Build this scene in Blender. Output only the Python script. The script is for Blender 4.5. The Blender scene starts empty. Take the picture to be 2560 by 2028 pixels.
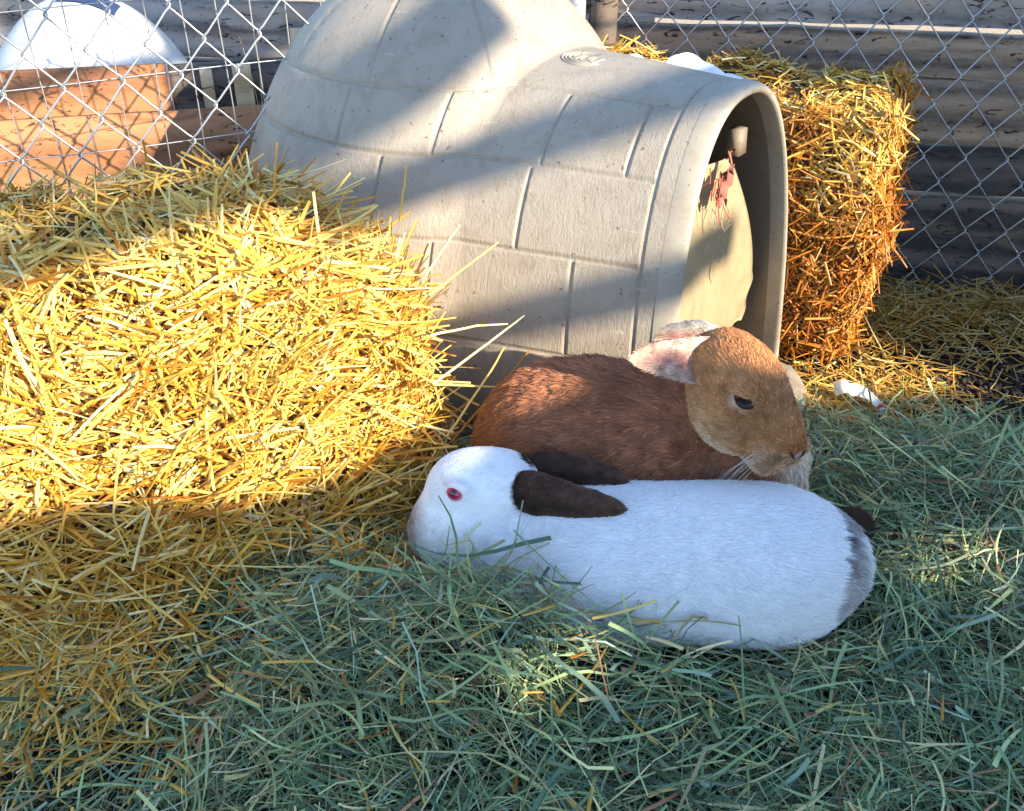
import bpy, math, random
import numpy as np
from mathutils import Vector, Matrix

rng = np.random.default_rng(7)
random.seed(7)
R = math.radians
scene = bpy.context.scene
col = scene.collection

# ------------------------------------------------------------------ camera, sky, sun, exposure
cam_d = bpy.data.cameras.new('camera')
cam_d.sensor_width = 36.0
cam_d.lens = 2450.0 / 2560.0 * 36.0
cam_d.clip_start = 0.02
cam_d.clip_end = 500.0
cam = bpy.data.objects.new('camera', cam_d)
cam.location = (0, 0, 0.85)
cam.rotation_euler = (R(90 - 33), 0, 0)
col.objects.link(cam)
scene.camera = cam

SUN_AZ, SUN_EL = R(50), R(25)          # azimuth from straight behind the camera towards the right
SUN = np.array([math.cos(SUN_EL) * math.sin(SUN_AZ), -math.cos(SUN_EL) * math.cos(SUN_AZ), math.sin(SUN_EL)])
world = bpy.data.worlds.new('World')
scene.world = world
world.use_nodes = True
wn = world.node_tree.nodes
bg = wn['Background']
sky = wn.new('ShaderNodeTexSky')
sky.sky_type = 'NISHITA'
sky.sun_disc = False
sky.sun_elevation = SUN_EL
sky.ozone_density = 2.2
sky.dust_density = 0.3
sky.sun_rotation = math.atan2(SUN[0], SUN[1])
bg.inputs['Strength'].default_value = 0.15
world.node_tree.links.new(sky.outputs[0], bg.inputs[0])
sd = bpy.data.lights.new('sun', 'SUN')
sd.energy = 4.1
sd.angle = R(0.55)
sd.color = (1.0, 0.86, 0.66)
so = bpy.data.objects.new('sun', sd)
so.rotation_euler = Vector(-SUN).to_track_quat('-Z', 'Y').to_euler()
so.location = (3, -3, 3)
col.objects.link(so)
vs = scene.view_settings
vs.view_transform = 'Standard'
vs.look = 'None'
vs.gamma = 1.0
vs.use_curve_mapping = False
vs.exposure = 1.7
scene.cycles.max_bounces = 4
scene.cycles.glossy_bounces = 2
scene.cycles.transmission_bounces = 2
scene.cycles.diffuse_bounces = 3
scene.cycles.transparent_max_bounces = 6
scene.cycles.use_denoising = True
scene.cycles.denoiser = 'OPENIMAGEDENOISE'
scene.cycles.denoising_input_passes = 'RGB_ALBEDO_NORMAL'
scene.cycles.denoising_prefilter = 'ACCURATE'
scene.cycles_curves.shape = 'RIBBONS'

# ------------------------------------------------------------------ helpers
def tag(o, label=None, cat=None, group=None, kind=None):
    if label: o['label'] = label
    if cat: o['category'] = cat
    if group: o['group'] = group
    if kind: o['kind'] = kind
    return o

def empty(name, loc=(0, 0, 0)):
    o = bpy.data.objects.new(name, None)
    o.location = loc
    o.empty_display_size = 0.05
    col.objects.link(o)
    return o

def link(name, me, mat=None, parent=None, smooth=True):
    if mat is not None:
        me.materials.append(mat)
    if smooth and len(me.polygons):
        me.polygons.foreach_set('use_smooth', np.ones(len(me.polygons), dtype=bool))
    o = bpy.data.objects.new(name, me)
    col.objects.link(o)
    if parent is not None:
        o.parent = parent
        o.matrix_parent_inverse = Matrix.Translation(-Vector(parent.location)) if parent.type == 'EMPTY' else Matrix()
    return o

def mesh_np(name, V, F, cols=None):
    """V (n,3), F (m,k) with k 3 or 4 -> mesh, optional point colours"""
    V = np.asarray(V, dtype=np.float32); F = np.asarray(F, dtype=np.int32)
    me = bpy.data.meshes.new(name)
    me.vertices.add(len(V)); me.vertices.foreach_set('co', V.ravel())
    k = F.shape[1]
    me.loops.add(F.size); me.loops.foreach_set('vertex_index', F.ravel())
    me.polygons.add(len(F))
    me.polygons.foreach_set('loop_start', np.arange(0, F.size, k, dtype=np.int32))
    me.polygons.foreach_set('loop_total', np.full(len(F), k, dtype=np.int32))
    if cols is not None:
        a = me.attributes.new('col', 'FLOAT_COLOR', 'POINT')
        c4 = np.ones((len(V), 4), dtype=np.float32); c4[:, :3] = cols
        a.data.foreach_set('color', c4.ravel())
    me.update(calc_edges=True)
    me.validate()
    return me

def merge(parts):
    V, F, n = [], [], 0
    for v, f in parts:
        V.append(np.asarray(v, float)); F.append(np.asarray(f, int) + n); n += len(v)
    return np.concatenate(V), np.concatenate(F)

def grid_faces(nu, nv, close_v=False):
    i = np.arange(nu - 1)[:, None]; j = np.arange(nv if close_v else nv - 1)[None, :]
    j2 = (j + 1) % nv
    a = i * nv + j; b = (i + 1) * nv + j; c = (i + 1) * nv + j2; d = i * nv + j2
    return np.stack([a, b, c, d], -1).reshape(-1, 4)

def box(cx, cy, cz, sx, sy, sz):
    v = np.array([[x, y, z] for x in (-.5, .5) for y in (-.5, .5) for z in (-.5, .5)]) * [sx, sy, sz] + [cx, cy, cz]
    f = np.array([[0, 1, 3, 2], [4, 6, 7, 5], [0, 4, 5, 1], [2, 3, 7, 6], [0, 2, 6, 4], [1, 5, 7, 3]])
    return v, f

def tube(P, r, n=6, cap=True):
    """tube along polyline P with radius r (scalar or per point)"""
    P = np.asarray(P, float); m = len(P)
    r = np.broadcast_to(np.asarray(r, float), (m,))
    T = np.gradient(P, axis=0); T /= np.linalg.norm(T, axis=1)[:, None] + 1e-12
    ref = np.array([0.0, 1.0, 0.0]) if abs(T[:, 1]).max() < .9 else np.array([1.0, 0.03, 0.0])
    A = np.cross(T, ref); A /= np.linalg.norm(A, axis=1)[:, None] + 1e-12
    B = np.cross(T, A)
    an = np.linspace(0, 2 * np.pi, n, endpoint=False)
    V = P[:, None, :] + r[:, None, None] * (np.cos(an)[None, :, None] * A[:, None, :] + np.sin(an)[None, :, None] * B[:, None, :])
    return V.reshape(-1, 3), grid_faces(m, n, True)

def vnoise(P, seed=0):
    """value noise on (n,3) points, about -1..1"""
    P = np.asarray(P, float); I = np.floor(P).astype(np.int64); f = P - I; f = f * f * (3 - 2 * f)
    def h(ix, iy, iz):
        n = (ix * 374761393 + iy * 668265263 + iz * 2147483647 + seed * 974711) & 0xffffffff
        n = ((n ^ (n >> 13)) * 1274126177) & 0xffffffff
        return ((n ^ (n >> 16)) & 0xffff) / 32767.5 - 1.0
    r = 0
    for dx in (0, 1):
        for dy in (0, 1):
            for dz in (0, 1):
                w = (f[:, 0] if dx else 1 - f[:, 0]) * (f[:, 1] if dy else 1 - f[:, 1]) * (f[:, 2] if dz else 1 - f[:, 2])
                r = r + w * h(I[:, 0] + dx, I[:, 1] + dy, I[:, 2] + dz)
    return r

def sstep(a, b, x):
    t = np.clip((x - a) / (b - a), 0, 1)
    return t * t * (3 - 2 * t)

def unit(v):
    v = np.asarray(v, float)
    return v / (np.linalg.norm(v, axis=-1, keepdims=True) + 1e-12)

# ------------------------------------------------------------------ materials
class NT:
    def __init__(s, name):
        s.m = bpy.data.materials.new(name); s.m.use_nodes = True
        s.t = s.m.node_tree; s.b = s.t.nodes['Principled BSDF']; s.out = s.t.nodes['Material Output']
    def n(s, kind, **kw):
        nd = s.t.nodes.new('ShaderNode' + kind)
        for k, v in kw.items():
            if hasattr(nd, k): setattr(nd, k, v)
        return nd
    def l(s, a, b): s.t.links.new(a, b)
    def coord(s, which='Object', scale=(1, 1, 1), rot=(0, 0, 0)):
        tc = s.n('TexCoord'); mp = s.n('Mapping')
        mp.inputs['Scale'].default_value = scale; mp.inputs['Rotation'].default_value = rot
        s.l(tc.outputs[which], mp.inputs['Vector']); return mp.outputs[0]
    def noise(s, vec, scale, detail=4, rough=.55, dist=0.0):
        nd = s.n('TexNoise'); nd.inputs['Scale'].default_value = scale; nd.inputs['Detail'].default_value = detail
        nd.inputs['Roughness'].default_value = rough; nd.inputs['Distortion'].default_value = dist
        if vec is not None: s.l(vec, nd.inputs['Vector'])
        return nd.outputs['Fac']
    def ramp(s, fac, stops):
        nd = s.n('ValToRGB'); e = nd.color_ramp.elements
        while len(e) < len(stops): e.new(.5)
        for q, (p, c) in zip(e, stops):
            q.position = p; q.color = (*c, 1) if len(c) == 3 else c
        s.l(fac, nd.inputs[0]); return nd.outputs[0]
    def mix(s, fac, a, b, mode='MIX'):
        nd = s.n('Mix', data_type='RGBA', blend_type=mode)
        for sock, v in ((nd.inputs[0], fac), (nd.inputs[6], a), (nd.inputs[7], b)):
            if isinstance(v, (int, float)): sock.default_value = v
            elif isinstance(v, tuple): sock.default_value = (*v, 1)
            else: s.l(v, sock)
        return nd.outputs[2]
    def math(s, op, a, b=None, c=None):
        nd = s.n('Math', operation=op)
        for i, v in enumerate((a, b, c)):
            if v is None: continue
            if isinstance(v, (int, float)): nd.inputs[i].default_value = v
            else: s.l(v, nd.inputs[i])
        return nd.outputs[0]
    def bump(s, h, strength=.3, dist=.002, nrm=None):
        nd = s.n('Bump'); nd.inputs['Strength'].default_value = strength; nd.inputs['Distance'].default_value = dist
        s.l(h, nd.inputs['Height'])
        if nrm is not None: s.l(nrm, nd.inputs['Normal'])
        s.l(nd.outputs[0], s.b.inputs['Normal']); return nd.outputs[0]
    def col(s, c):
        if isinstance(c, tuple): s.b.inputs['Base Color'].default_value = (*c, 1)
        else: s.l(c, s.b.inputs['Base Color'])
    def set(s, **kw):
        for k, v in kw.items(): s.b.inputs[k.replace('_', ' ')].default_value = v
        return s

def m_plain(name, c, rough=.6, metal=0.0, var=.12, scale=40):
    t = NT(name); n = t.noise(t.coord(), scale, 5)
    t.col(t.mix(t.math('MULTIPLY', n, var * 2), c, tuple(x * .45 for x in c)))
    t.set(Roughness=rough, Metallic=metal); return t.m

def m_vcol(name, rough=.5, trans=.0, spec=.4):
    t = NT(name); a = t.n('Attribute', attribute_name='col')
    t.col(a.outputs['Color']); t.set(Roughness=rough); t.b.inputs['Specular IOR Level'].default_value = spec
    if trans > 0:
        tr = t.n('BsdfTranslucent'); t.l(a.outputs['Color'], tr.inputs[0])
        mx = t.n('MixShader'); mx.inputs[0].default_value = trans
        t.l(t.b.outputs[0], mx.inputs[1]); t.l(tr.outputs[0], mx.inputs[2]); t.l(mx.outputs[0], t.out.inputs[0])
    return t.m

def m_plastic(name, c, wrinkle=1.0):
    t = NT(name)
    v = t.coord('Object', (1, 1, 1))
    big = t.noise(v, 5, 5, .6)
    stain = t.noise(v, 26, 6, .7, .6)
    spots = t.noise(v, 120, 3, .5)
    c1 = t.mix(big, c, tuple(x * .86 for x in c))
    c2 = t.mix(t.ramp(stain, [(.47, (0, 0, 0)), (.72, (.85, .85, .85))]), c1, tuple(a * b for a, b in zip(c, (.72, .69, .64))))
    sepz = t.n('SeparateXYZ'); t.l(v, sepz.inputs[0])
    mud = t.math('MULTIPLY', t.ramp(sepz.outputs[2], [(0.0, (1, 1, 1)), (.16, (0, 0, 0))]), t.ramp(t.noise(v, 18, 6, .7), [(.40, (0, 0, 0)), (.62, (1, 1, 1))]))
    c2 = t.mix(t.math('MULTIPLY', mud, .6), c2, (.16, .12, .075))
    scr = t.ramp(t.noise(t.coord('Object', (22, 22, 260), (.3, .5, 0)), 1.0, 2, .5), [(.70, (0, 0, 0)), (.74, (.5, .5, .5))])
    c2 = t.mix(scr, c2, tuple(min(.8, x * 1.35) for x in c))
    c3 = t.mix(t.ramp(spots, [(.67, (0, 0, 0)), (.73, (.75, .75, .75))]), c2, (.10, .075, .05))
    t.col(c3)
    t.set(Roughness=.5); t.b.inputs['Specular IOR Level'].default_value = .35
    if wrinkle:
        # leather-like moulded wrinkles, drawn out along the height of the wall
        w1 = t.noise(t.coord('Object', (1, 1, .38)), 190, 3, .55, 1.2)
        w2 = t.noise(t.coord('Object', (1, 1, .16)), 75, 2, .5, .8)
        rid = t.math('ABSOLUTE', t.math('SUBTRACT', w2, .5))
        h = t.math('ADD', w1, t.math('MULTIPLY', t.math('MINIMUM', rid, .06), 5.0))
        t.bump(h, .40 * wrinkle, .0020)
    else:
        t.bump(spots, .15, .001)
    return t.m

def m_wood(name, light, dark, grey=(.2, .2, .2), gamt=.5, grain=1.0, knot=True, rough=.8, bump=.6):
    """grain runs along the local x axis; knots bend it"""
    t = NT(name)
    oi = t.n('ObjectInfo')
    tc = t.n('TexCoord'); off = t.n('VectorMath', operation='ADD'); sc = t.n('VectorMath', operation='SCALE')
    cb = t.n('CombineXYZ'); t.l(oi.outputs['Random'], cb.inputs[0]); t.l(oi.outputs['Random'], cb.inputs[2])
    t.l(cb.outputs[0], sc.inputs[0]); sc.inputs['Scale'].default_value = 17.0
    t.l(tc.outputs['Object'], off.inputs[0]); t.l(sc.outputs[0], off.inputs[1])
    P = off.outputs[0]
    def mapped(s):
        m = t.n('Mapping'); m.inputs['Scale'].default_value = s; t.l(P, m.inputs['Vector']); return m.outputs[0]
    vor = t.n('TexVoronoi'); vor.inputs['Scale'].default_value = 1.0
    t.l(mapped((2.6, 0.2, 9.0)), vor.inputs['Vector'])
    kd = vor.outputs['Distance']
    near = t.ramp(kd, [(0.03, (1, 1, 1)), (.30, (0, 0, 0))]) if knot else None
    warp = t.noise(mapped((3, 3, 14)), 1.0, 3)
    sep = t.n('SeparateXYZ'); t.l(P, sep.inputs[0])
    zz = t.math('ADD', t.math('MULTIPLY', sep.outputs[2], 95 * grain), t.math('MULTIPLY', warp, 7.0))
    if knot: zz = t.math('ADD', zz, t.math('MULTIPLY', near, 9.0))
    g1 = t.math('ADD', t.math('MULTIPLY', t.math('SINE', zz), .5), .5)
    g2 = t.noise(mapped((26, 60, 115 * grain)), 1.0, 6, .72, .6)
    crack = t.ramp(t.noise(mapped((22, 20, 60)), 1.0, 5, .65, 1.4), [(.36, (1, 1, 1)), (.41, (0, 0, 0))])
    g3 = t.noise(mapped((90, 90, 280)), 1.0, 4, .7)
    gr = t.math('ADD', t.math('ADD', t.math('MULTIPLY', g1, .30), t.math('MULTIPLY', g2, .45)), t.math('MULTIPLY', g3, .25))
    c = t.ramp(gr, [(.32, dark), (.60, light)])
    patch = t.ramp(t.noise(mapped((1.5, 2, 6)), 1.0, 4, .6), [(.35, (0, 0, 0)), (.62, (1, 1, 1))])
    c = t.mix(t.math('MULTIPLY', patch, gamt), c, t.mix(gr, tuple(x * .5 for x in grey), grey))
    if knot: c = t.mix(t.ramp(kd, [(.05, (1, 1, 1)), (.14, (0, 0, 0))]), c, tuple(x * .35 for x in dark))
    c = t.mix(crack, c, tuple(x * .25 for x in dark))
    t.col(c); t.set(Roughness=rough)
    h = t.math('SUBTRACT', gr, t.math('MULTIPLY', crack, 1.2))
    t.bump(h, bump, .004)
    return t.m

M = {}
M['plastic'] = m_plastic('moulded_plastic', (.36, .315, .255), 1.0)
M['plastic_smooth'] = m_plastic('smooth_plastic', (.385, .345, .28), 0)
M['plastic_inner_shade'] = m_plastic('inner_shade_plastic', (.24, .19, .14), 0)  # shell beige darkened, painting the doorway's inner shade into the colour
M['white_plastic'] = m_plastic('white_plastic', (.60, .60, .59), 0)
M['flap'] = m_plastic('vinyl_flap', (.36, .29, .175), 0)
M['straw'] = m_vcol('straw_stalks', .42, .05, .45)
M['hay'] = m_vcol('hay_blades', .5, .08, .35)
M['core'] = m_plain('straw_core', (.13, .055, .012), .9, var=.4, scale=90)  # dark colour stands in for shade in the crevices between stalks
M['bed'] = m_plain('hay_bed', (.010, .012, .007), .95, var=.4, scale=70)  # near-black colour painted in as shade for the gaps between blades
M['soil'] = m_plain('dark_soil', (.035, .024, .017), .95, var=.4, scale=120)
M['wire'] = m_plain('galvanised_wire', (.55, .56, .57), .42, .75, .15, 200)
M['plank'] = m_wood('weathered_plank', (.40, .29, .21), (.09, .06, .045), (.48, .47, .47), .85, 1.0)
M['plank_brown'] = m_wood('brown_plank', (.44, .29, .18), (.09, .055, .035), (.38, .32, .27), .5, 1.2)
M['plank_dark'] = m_wood('dark_plank', (.16, .115, .085), (.03, .022, .018), (.10, .10, .10), .5, 1.0)
M['ply'] = m_wood('plywood', (.44, .20, .085), (.27, .105, .04), (.3, .16, .08), .3, .55, True, .75, .25)
M['stake'] = m_wood('pale_stake', (.62, .45, .26), (.42, .28, .14), (.5, .4, .3), .2, .8, False, .75, .2)

# ------------------------------------------------------------------ ground
GZ = -0.05
def ground_material():
    t = NT('ground_dirt'); v = t.coord('Object')
    a = t.noise(v, 2.0, 5); b = t.noise(v, 60, 6, .7)
    far = t.n('SeparateXYZ'); tc = t.n('TexCoord'); t.l(tc.outputs['Object'], far.inputs[0])
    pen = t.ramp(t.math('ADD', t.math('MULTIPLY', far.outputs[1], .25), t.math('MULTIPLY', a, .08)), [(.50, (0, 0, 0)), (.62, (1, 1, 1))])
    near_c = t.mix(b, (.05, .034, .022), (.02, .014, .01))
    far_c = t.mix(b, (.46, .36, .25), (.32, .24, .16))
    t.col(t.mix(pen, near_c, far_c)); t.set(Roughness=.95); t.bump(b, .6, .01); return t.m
xs = np.concatenate([[-200, -60, -15], np.linspace(-4, 4, 60), [15, 60, 200]])
ys = np.concatenate([[-200, -60, -15], np.linspace(-4, 5, 70), [15, 60, 250]])
gx, gy = np.meshgrid(xs, ys, indexing='ij')
gv = np.stack([gx.ravel(), gy.ravel(), np.full(gx.size, GZ)], -1)
gv[:, 2] += .006 * vnoise(gv * 6)
ground = link('ground', mesh_np('ground', gv, grid_faces(len(xs), len(ys))), ground_material())
tag(ground, kind='structure')

# ------------------------------------------------------------------ unseen boards and rails added behind the viewer, outline shaped to cast the shade
SE1 = np.array([math.cos(SUN_AZ), math.sin(SUN_AZ), 0]); SHV = np.array([math.sin(SUN_AZ), -math.cos(SUN_AZ), 0])
YD = 2.7
def shade_piece(parent, name, quad, thick=.03):
    """an added shade board given by its corners (u along the fence, v up in the light's plane)"""
    q = [(u, YD * math.tan(SUN_EL) + v / math.cos(SUN_EL)) for u, v in quad]
    n = len(q)
    a = [SE1 * u + SHV * YD + np.array([0, 0, z]) for u, z in q]; b = [p + SHV * thick for p in a]
    me = bpy.data.meshes.new(name)
    me.from_pydata([tuple(p) for p in a + b], [], [list(range(n)), list(range(2 * n - 1, n - 1, -1))] + [[i, i + n, (i + 1) % n + n, (i + 1) % n] for i in range(n)])
    return link(name, me, M['plank'], parent, False)
yf = empty('added_shade_fence', tuple(SHV * YD)); tag(yf, kind='structure')
VB = (GZ - YD * math.tan(SUN_EL)) * math.cos(SUN_EL)        # v of the ground at the shade fence
edge_u = [-1.7, .20, .36, .48, .60, .70, .82, .850, .872, .890, .96, 1.10, 1.28, 1.40, 1.52, 1.61]
edge_v = [.60, .575, .545, .465, .435, .447, .452, .475, .475, .435, .40, .33, .215, .18, .13, .08]  # top edge shaped to the shade line it should cast
ub = sorted(list(np.arange(-1.66, 1.58, .12)) + [.82, .85, .872, .89, 1.605])
for u0, u1 in zip(ub[:-1], ub[1:]):
    v0, v1 = np.interp([u0, u1], edge_u, edge_v)
    hole = None
    for hu, hv, hw in ((.57, .258, .042), (1.08, .112, .040)):  # gaps cut to let sun patches reach the hay
        if u0 <= hu < u1: hole = (hv, hw)
    if hole:
        shade_piece(yf, 'board', [(u0, VB), (u1, VB), (u1, hole[0] - hole[1] / 2), (u0, hole[0] - hole[1] / 2)])
        shade_piece(yf, 'board', [(u0, hole[0] + hole[1] / 2), (u1, hole[0] + hole[1] / 2), (u1, v1), (u0, v0)])
    else:
        shade_piece(yf, 'board', [(u0, VB), (u1, VB), (u1, v1), (u0, v0)])
for u0 in np.arange(1.63, 3.2, .14):
    shade_piece(yf, 'board', [(u0, VB), (u0 + .139, VB), (u0 + .139, 1.12), (u0, 1.12)])
shade_piece(yf, 'rail', [(.66, .715), (1.63, .703), (1.63, .752), (.66, .778)])  # rails, brace, cleat and panel are sized for the shadows they cast
shade_piece(yf, 'rail', [(-.2, .795), (.70, .782), (.70, .838), (-.2, .850)])
shade_piece(yf, 'rail', [(-.2, .872), (.72, .860), (.72, .945), (-.2, .955)])
shade_piece(yf, 'rail', [(.87, .495), (1.30, .470), (1.30, .530), (.87, .545)])
shade_piece(yf, 'rail', [(-.2, 1.10), (1.63, 1.10), (1.63, 1.13), (-.2, 1.13)])
shade_piece(yf, 'brace', [(.70, .775), (.95, .826), (1.135, .895), (1.135, 1.0), (1.04, .965), (.95, .935), (.70, .86)])
shade_piece(yf, 'cleat', [(1.045, .99), (1.13, .99), (1.13, 1.105), (1.045, 1.105)], .025)
shade_piece(yf, 'panel', [(1.13, 1.13), (1.63, 1.13), (1.63, 1.7), (1.13, 1.7)])
shade_piece(yf, 'post', [(-.28, VB), (-.20, VB), (-.20, 1.2), (-.28, 1.2)], .08)

# ------------------------------------------------------------------ timber wall behind
WD = unit(np.array([math.cos(R(9)), -math.sin(R(9)), 0]))       # along the wall to the right
WNn = np.array([-math.sin(R(9)), -math.cos(R(9)), 0])            # its face, towards the camera
WO = np.array([.76, 1.90, 0])
def rough_board(name, x0, x1, z0, z1, thick, mat, parent, origin, dirv, nrm, seed, amp=.004, warp=.006, nx=110, nz=10):
    """a worn plank: front sheet with dents and wavy edges, closed behind; local x along the plank"""
    L = x1 - x0; Hh = z1 - z0
    u = np.linspace(-L / 2, L / 2, nx); w = np.linspace(-Hh / 2, Hh / 2, nz)
    U, Wz = np.meshgrid(u, w, indexing='ij')
    e0 = vnoise(np.stack([u * 5, u * 0 + seed, u * 0], -1), seed) * warp + vnoise(np.stack([u * 22, u * 0 + seed, u * 0], -1), seed) * warp * .3
    e1 = vnoise(np.stack([u * 5, u * 0 + seed + 9, u * 0], -1), seed) * warp + vnoise(np.stack([u * 22, u * 0 + seed + 9, u * 0], -1), seed) * warp * .3
    tt = (Wz / Hh + .5)
    Zz = Wz + e0[:, None] * (1 - tt) + e1[:, None] * tt
    q = np.stack([U.ravel() * 7, Wz.ravel() * 60, np.full(U.size, seed * 3.1)], -1)
    D = (vnoise(q, seed) * .6 + vnoise(q * [2.2, 1.7, 1], seed + 3) * .4).reshape(U.shape) * amp
    edge = np.minimum(tt, 1 - tt) * Hh
    D -= np.clip(.008 - edge, 0, 1) * .7
    front = np.stack([U, -thick / 2 - D, Zz], -1).reshape(-1, 3)
    back = np.stack([U, np.full_like(U, thick / 2), Zz], -1).reshape(-1, 3)
    n = len(front); f = grid_faces(nx, nz)
    idx = np.arange(n).reshape(nx, nz)
    rim = []
    for a in (idx[:, 0], idx[:, -1], idx[0, :], idx[-1, :]):
        rim.append(np.stack([a[:-1], a[1:], a[1:] + n, a[:-1] + n], -1))
    F = np.concatenate([f, f[:, ::-1] + n] + rim)
    me = mesh_np(name, np.concatenate([front, back]), F)
    o = link(name, me, mat, parent, smooth=False)
    c = np.asarray(origin) + dirv * ((x0 + x1) / 2) + np.array([0, 0, (z0 + z1) / 2])
    rot = Matrix((Vector(dirv), Vector(-np.asarray(nrm)), Vector((0, 0, 1)))).transposed().to_4x4()
    o.matrix_parent_inverse = Matrix(); 
    o.matrix_basis = Matrix.Translation(Vector(c) - (Vector(parent.location) if parent is not None else Vector())) @ rot
    return o
tw = empty('timber_wall', tuple(WO + [0, 0, GZ]))
tag(tw, 'rough wall of weathered grey horizontal timbers behind the chain-link fence', 'wall')
for i, (z0, z1, x0, x1, off, th, mt) in enumerate([
        (.455, .66, -.66, 1.0, .0, .05, 'plank'), (.362, .437, -.66, 1.0, -.012, .05, 'plank_brown'),
        (.236, .355, -.66, 1.0, .0, .05, 'plank_brown'), (.142, .229, -.66, 1.0, -.008, .05, 'plank_dark'),
        (-.06, .124, -.66, 1.0, .0, .05, 'plank_dark'),
        (.405, .66, -2.6, -.50, -.36, .05, 'plank'), (.255, .388, -2.6, -.50, -.35, .05, 'plank'), (-.06, .247, -2.6, -.50, -.36, .05, 'plank_dark')]):
    rough_board('plank', x0, x1, z0, z1, th, M[mt], tw, WO + WNn * off, WD, WNn, 11 + i * 7, .006, .004, nx=220, nz=16)

# ------------------------------------------------------------------ chain-link fences
def chain_wire(height, a, hz, z0, phase, r=.0016, jit=0.0, seed=0):
    """one zigzag wire in the local x-z plane, bending round its neighbours"""
    n = int(height / (hz / 2)) + 1
    P = []
    rs = np.random.default_rng(seed)
    for k in range(n):
        s = 1 if (k + phase) % 2 == 0 else -1
        z = z0 + k * hz / 2 + rs.normal(0, jit)
        x = s * (a / 2 + .0022)
        P += [(x - s * .0085, -.0022 * s, z - .0092), (x - s * .0012, -.0016 * s, z - .003), (x, 0, z), (x - s * .0012, .0016 * s, z + .003), (x - s * .0085, .0022 * s, z + .0092)]
    return tube(np.array(P), r, 5)
def chain_fence(name, label, origin, dirv, length, a, hz, z0, height, seed, lean=0.0, r=.0016, skip=None):
    dirv = unit(dirv); nrm = np.array([dirv[1], -dirv[0], 0])
    t = empty(name, tuple(origin)); tag(t, label, 'fence')
    n = int(length / a)
    rs = np.random.default_rng(seed)
    for j in range(n):
        v, f = chain_wire(height, a, hz, 0, j, r, .0012, seed + j)
        v = v.copy()
        v[:, 0] += (j + .5) * a
        v[:, 0] += .006 * vnoise(np.stack([v[:, 2] * 4, v[:, 0] * 3, v[:, 0] * 0], -1), seed)
        v[:, 1] += .010 * vnoise(np.stack([v[:, 2] * 3, v[:, 0] * 3, v[:, 0] * 0 + 5], -1), seed) - lean * v[:, 2]
        wpos = dirv * v[:, :1] - nrm * v[:, 1:2] + np.array([0, 0, 1]) * (v[:, 2:3] + z0)
        link('wire', mesh_np('wire', wpos + np.asarray(origin), f), M['wire'], t)
    return t
chain_fence('chain_link_fence', 'grey chain-link fence in front of the timbers right of the post', WO + WNn * .045 - WD * .62, WD, 1.55, .0385, .099, GZ - .02, .72, 31)

LFD = unit(np.array([math.cos(R(22)), math.sin(R(22)), 0]))
LFO = np.array([-.98, 1.30, 0])
chain_fence('chain_link_fence', 'bright chain-link fence behind the big straw bale on the left', LFO, LFD, .74, .0405, .099, .07, .62, 77, r=.0017)

# welded mesh just behind it
wm = empty('welded_wire_mesh', tuple(LFO - np.array([LFD[1], -LFD[0], 0]) * .02)); tag(wm, 'thin rectangular welded wire mesh behind the left chain-link fence', 'wire mesh')
wo = np.array(wm.location)
for k in range(15):
    x = .02 + k * .052
    zz = np.linspace(.05, .72, 12)
    P = wo + LFD * (x + .003 * np.sin(zz * 9 + k))[:, None] + np.array([0, 0, 1]) * zz[:, None]
    link('wire', mesh_np('wire', *tube(P, .0010, 5)), M['wire'], wm)
for k in range(6):
    s = np.linspace(0, .76, 14)
    P = wo + LFD * s[:, None] + np.array([0, 0, 1]) * (.16 + k * .102 + .004 * np.sin(s * 7 + k))[:, None] - np.array([LFD[1], -LFD[0], 0]) * .0022
    link('wire', mesh_np('wire', *tube(P, .0010, 5)), M['wire'], wm)

# posts at the corner behind the house
post = empty('perforated_post', (.12, 1.93, GZ)); tag(post, 'galvanised perforated metal post rising behind the house', 'post')
pv = []
for (cx, cy, sx, sy) in ((0, 0, .034, .003), (-.0155, .016, .003, .03), (.0155, .016, .003, .03)):
    pv.append(box(cx, cy, .42, sx, sy, .84))
v, f = merge(pv); link('channel', mesh_np('channel', v + [.12, 1.93, GZ], f), M['wire'], post, False)
for k in range(26):
    z = .03 + k * .031
    an = np.linspace(0, 2 * np.pi, 13)[:-1]
    ring = np.stack([.0065 * np.cos(an), np.full(12, -.0024), .009 * np.sin(an)], -1)
    ring2 = np.concatenate([ring, ring * [.62, 1, .62] + [0, .0012, 0]])
    f = [[i, (i + 1) % 12, 12 + (i + 1) % 12, 12 + i] for i in range(12)]
    link('hole_rim', mesh_np('hole_rim', ring2 + [.12, 1.93, GZ + z], f), M['wire'], post)
pv, pf = tube([(.170, 1.935, GZ), (.170, 1.935, .4), (.172, 1.935, .8)], [.028, .027, .027], 16)
pv += .002 * vnoise(pv * 40)[:, None]
rp = link('round_post', mesh_np('round_post', pv, pf), M['plank_dark']); tag(rp, 'dark round wooden post at the fence corner beside the metal post', 'post')
pv, pf = tube([(.088, 1.93, GZ), (.088, 1.93, .85)], .008, 10)
mp_ = link('metal_pole', mesh_np('metal_pole', pv, pf), M['wire']); tag(mp_, 'thin bright metal pole just right of the dome top', 'pole')

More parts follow.
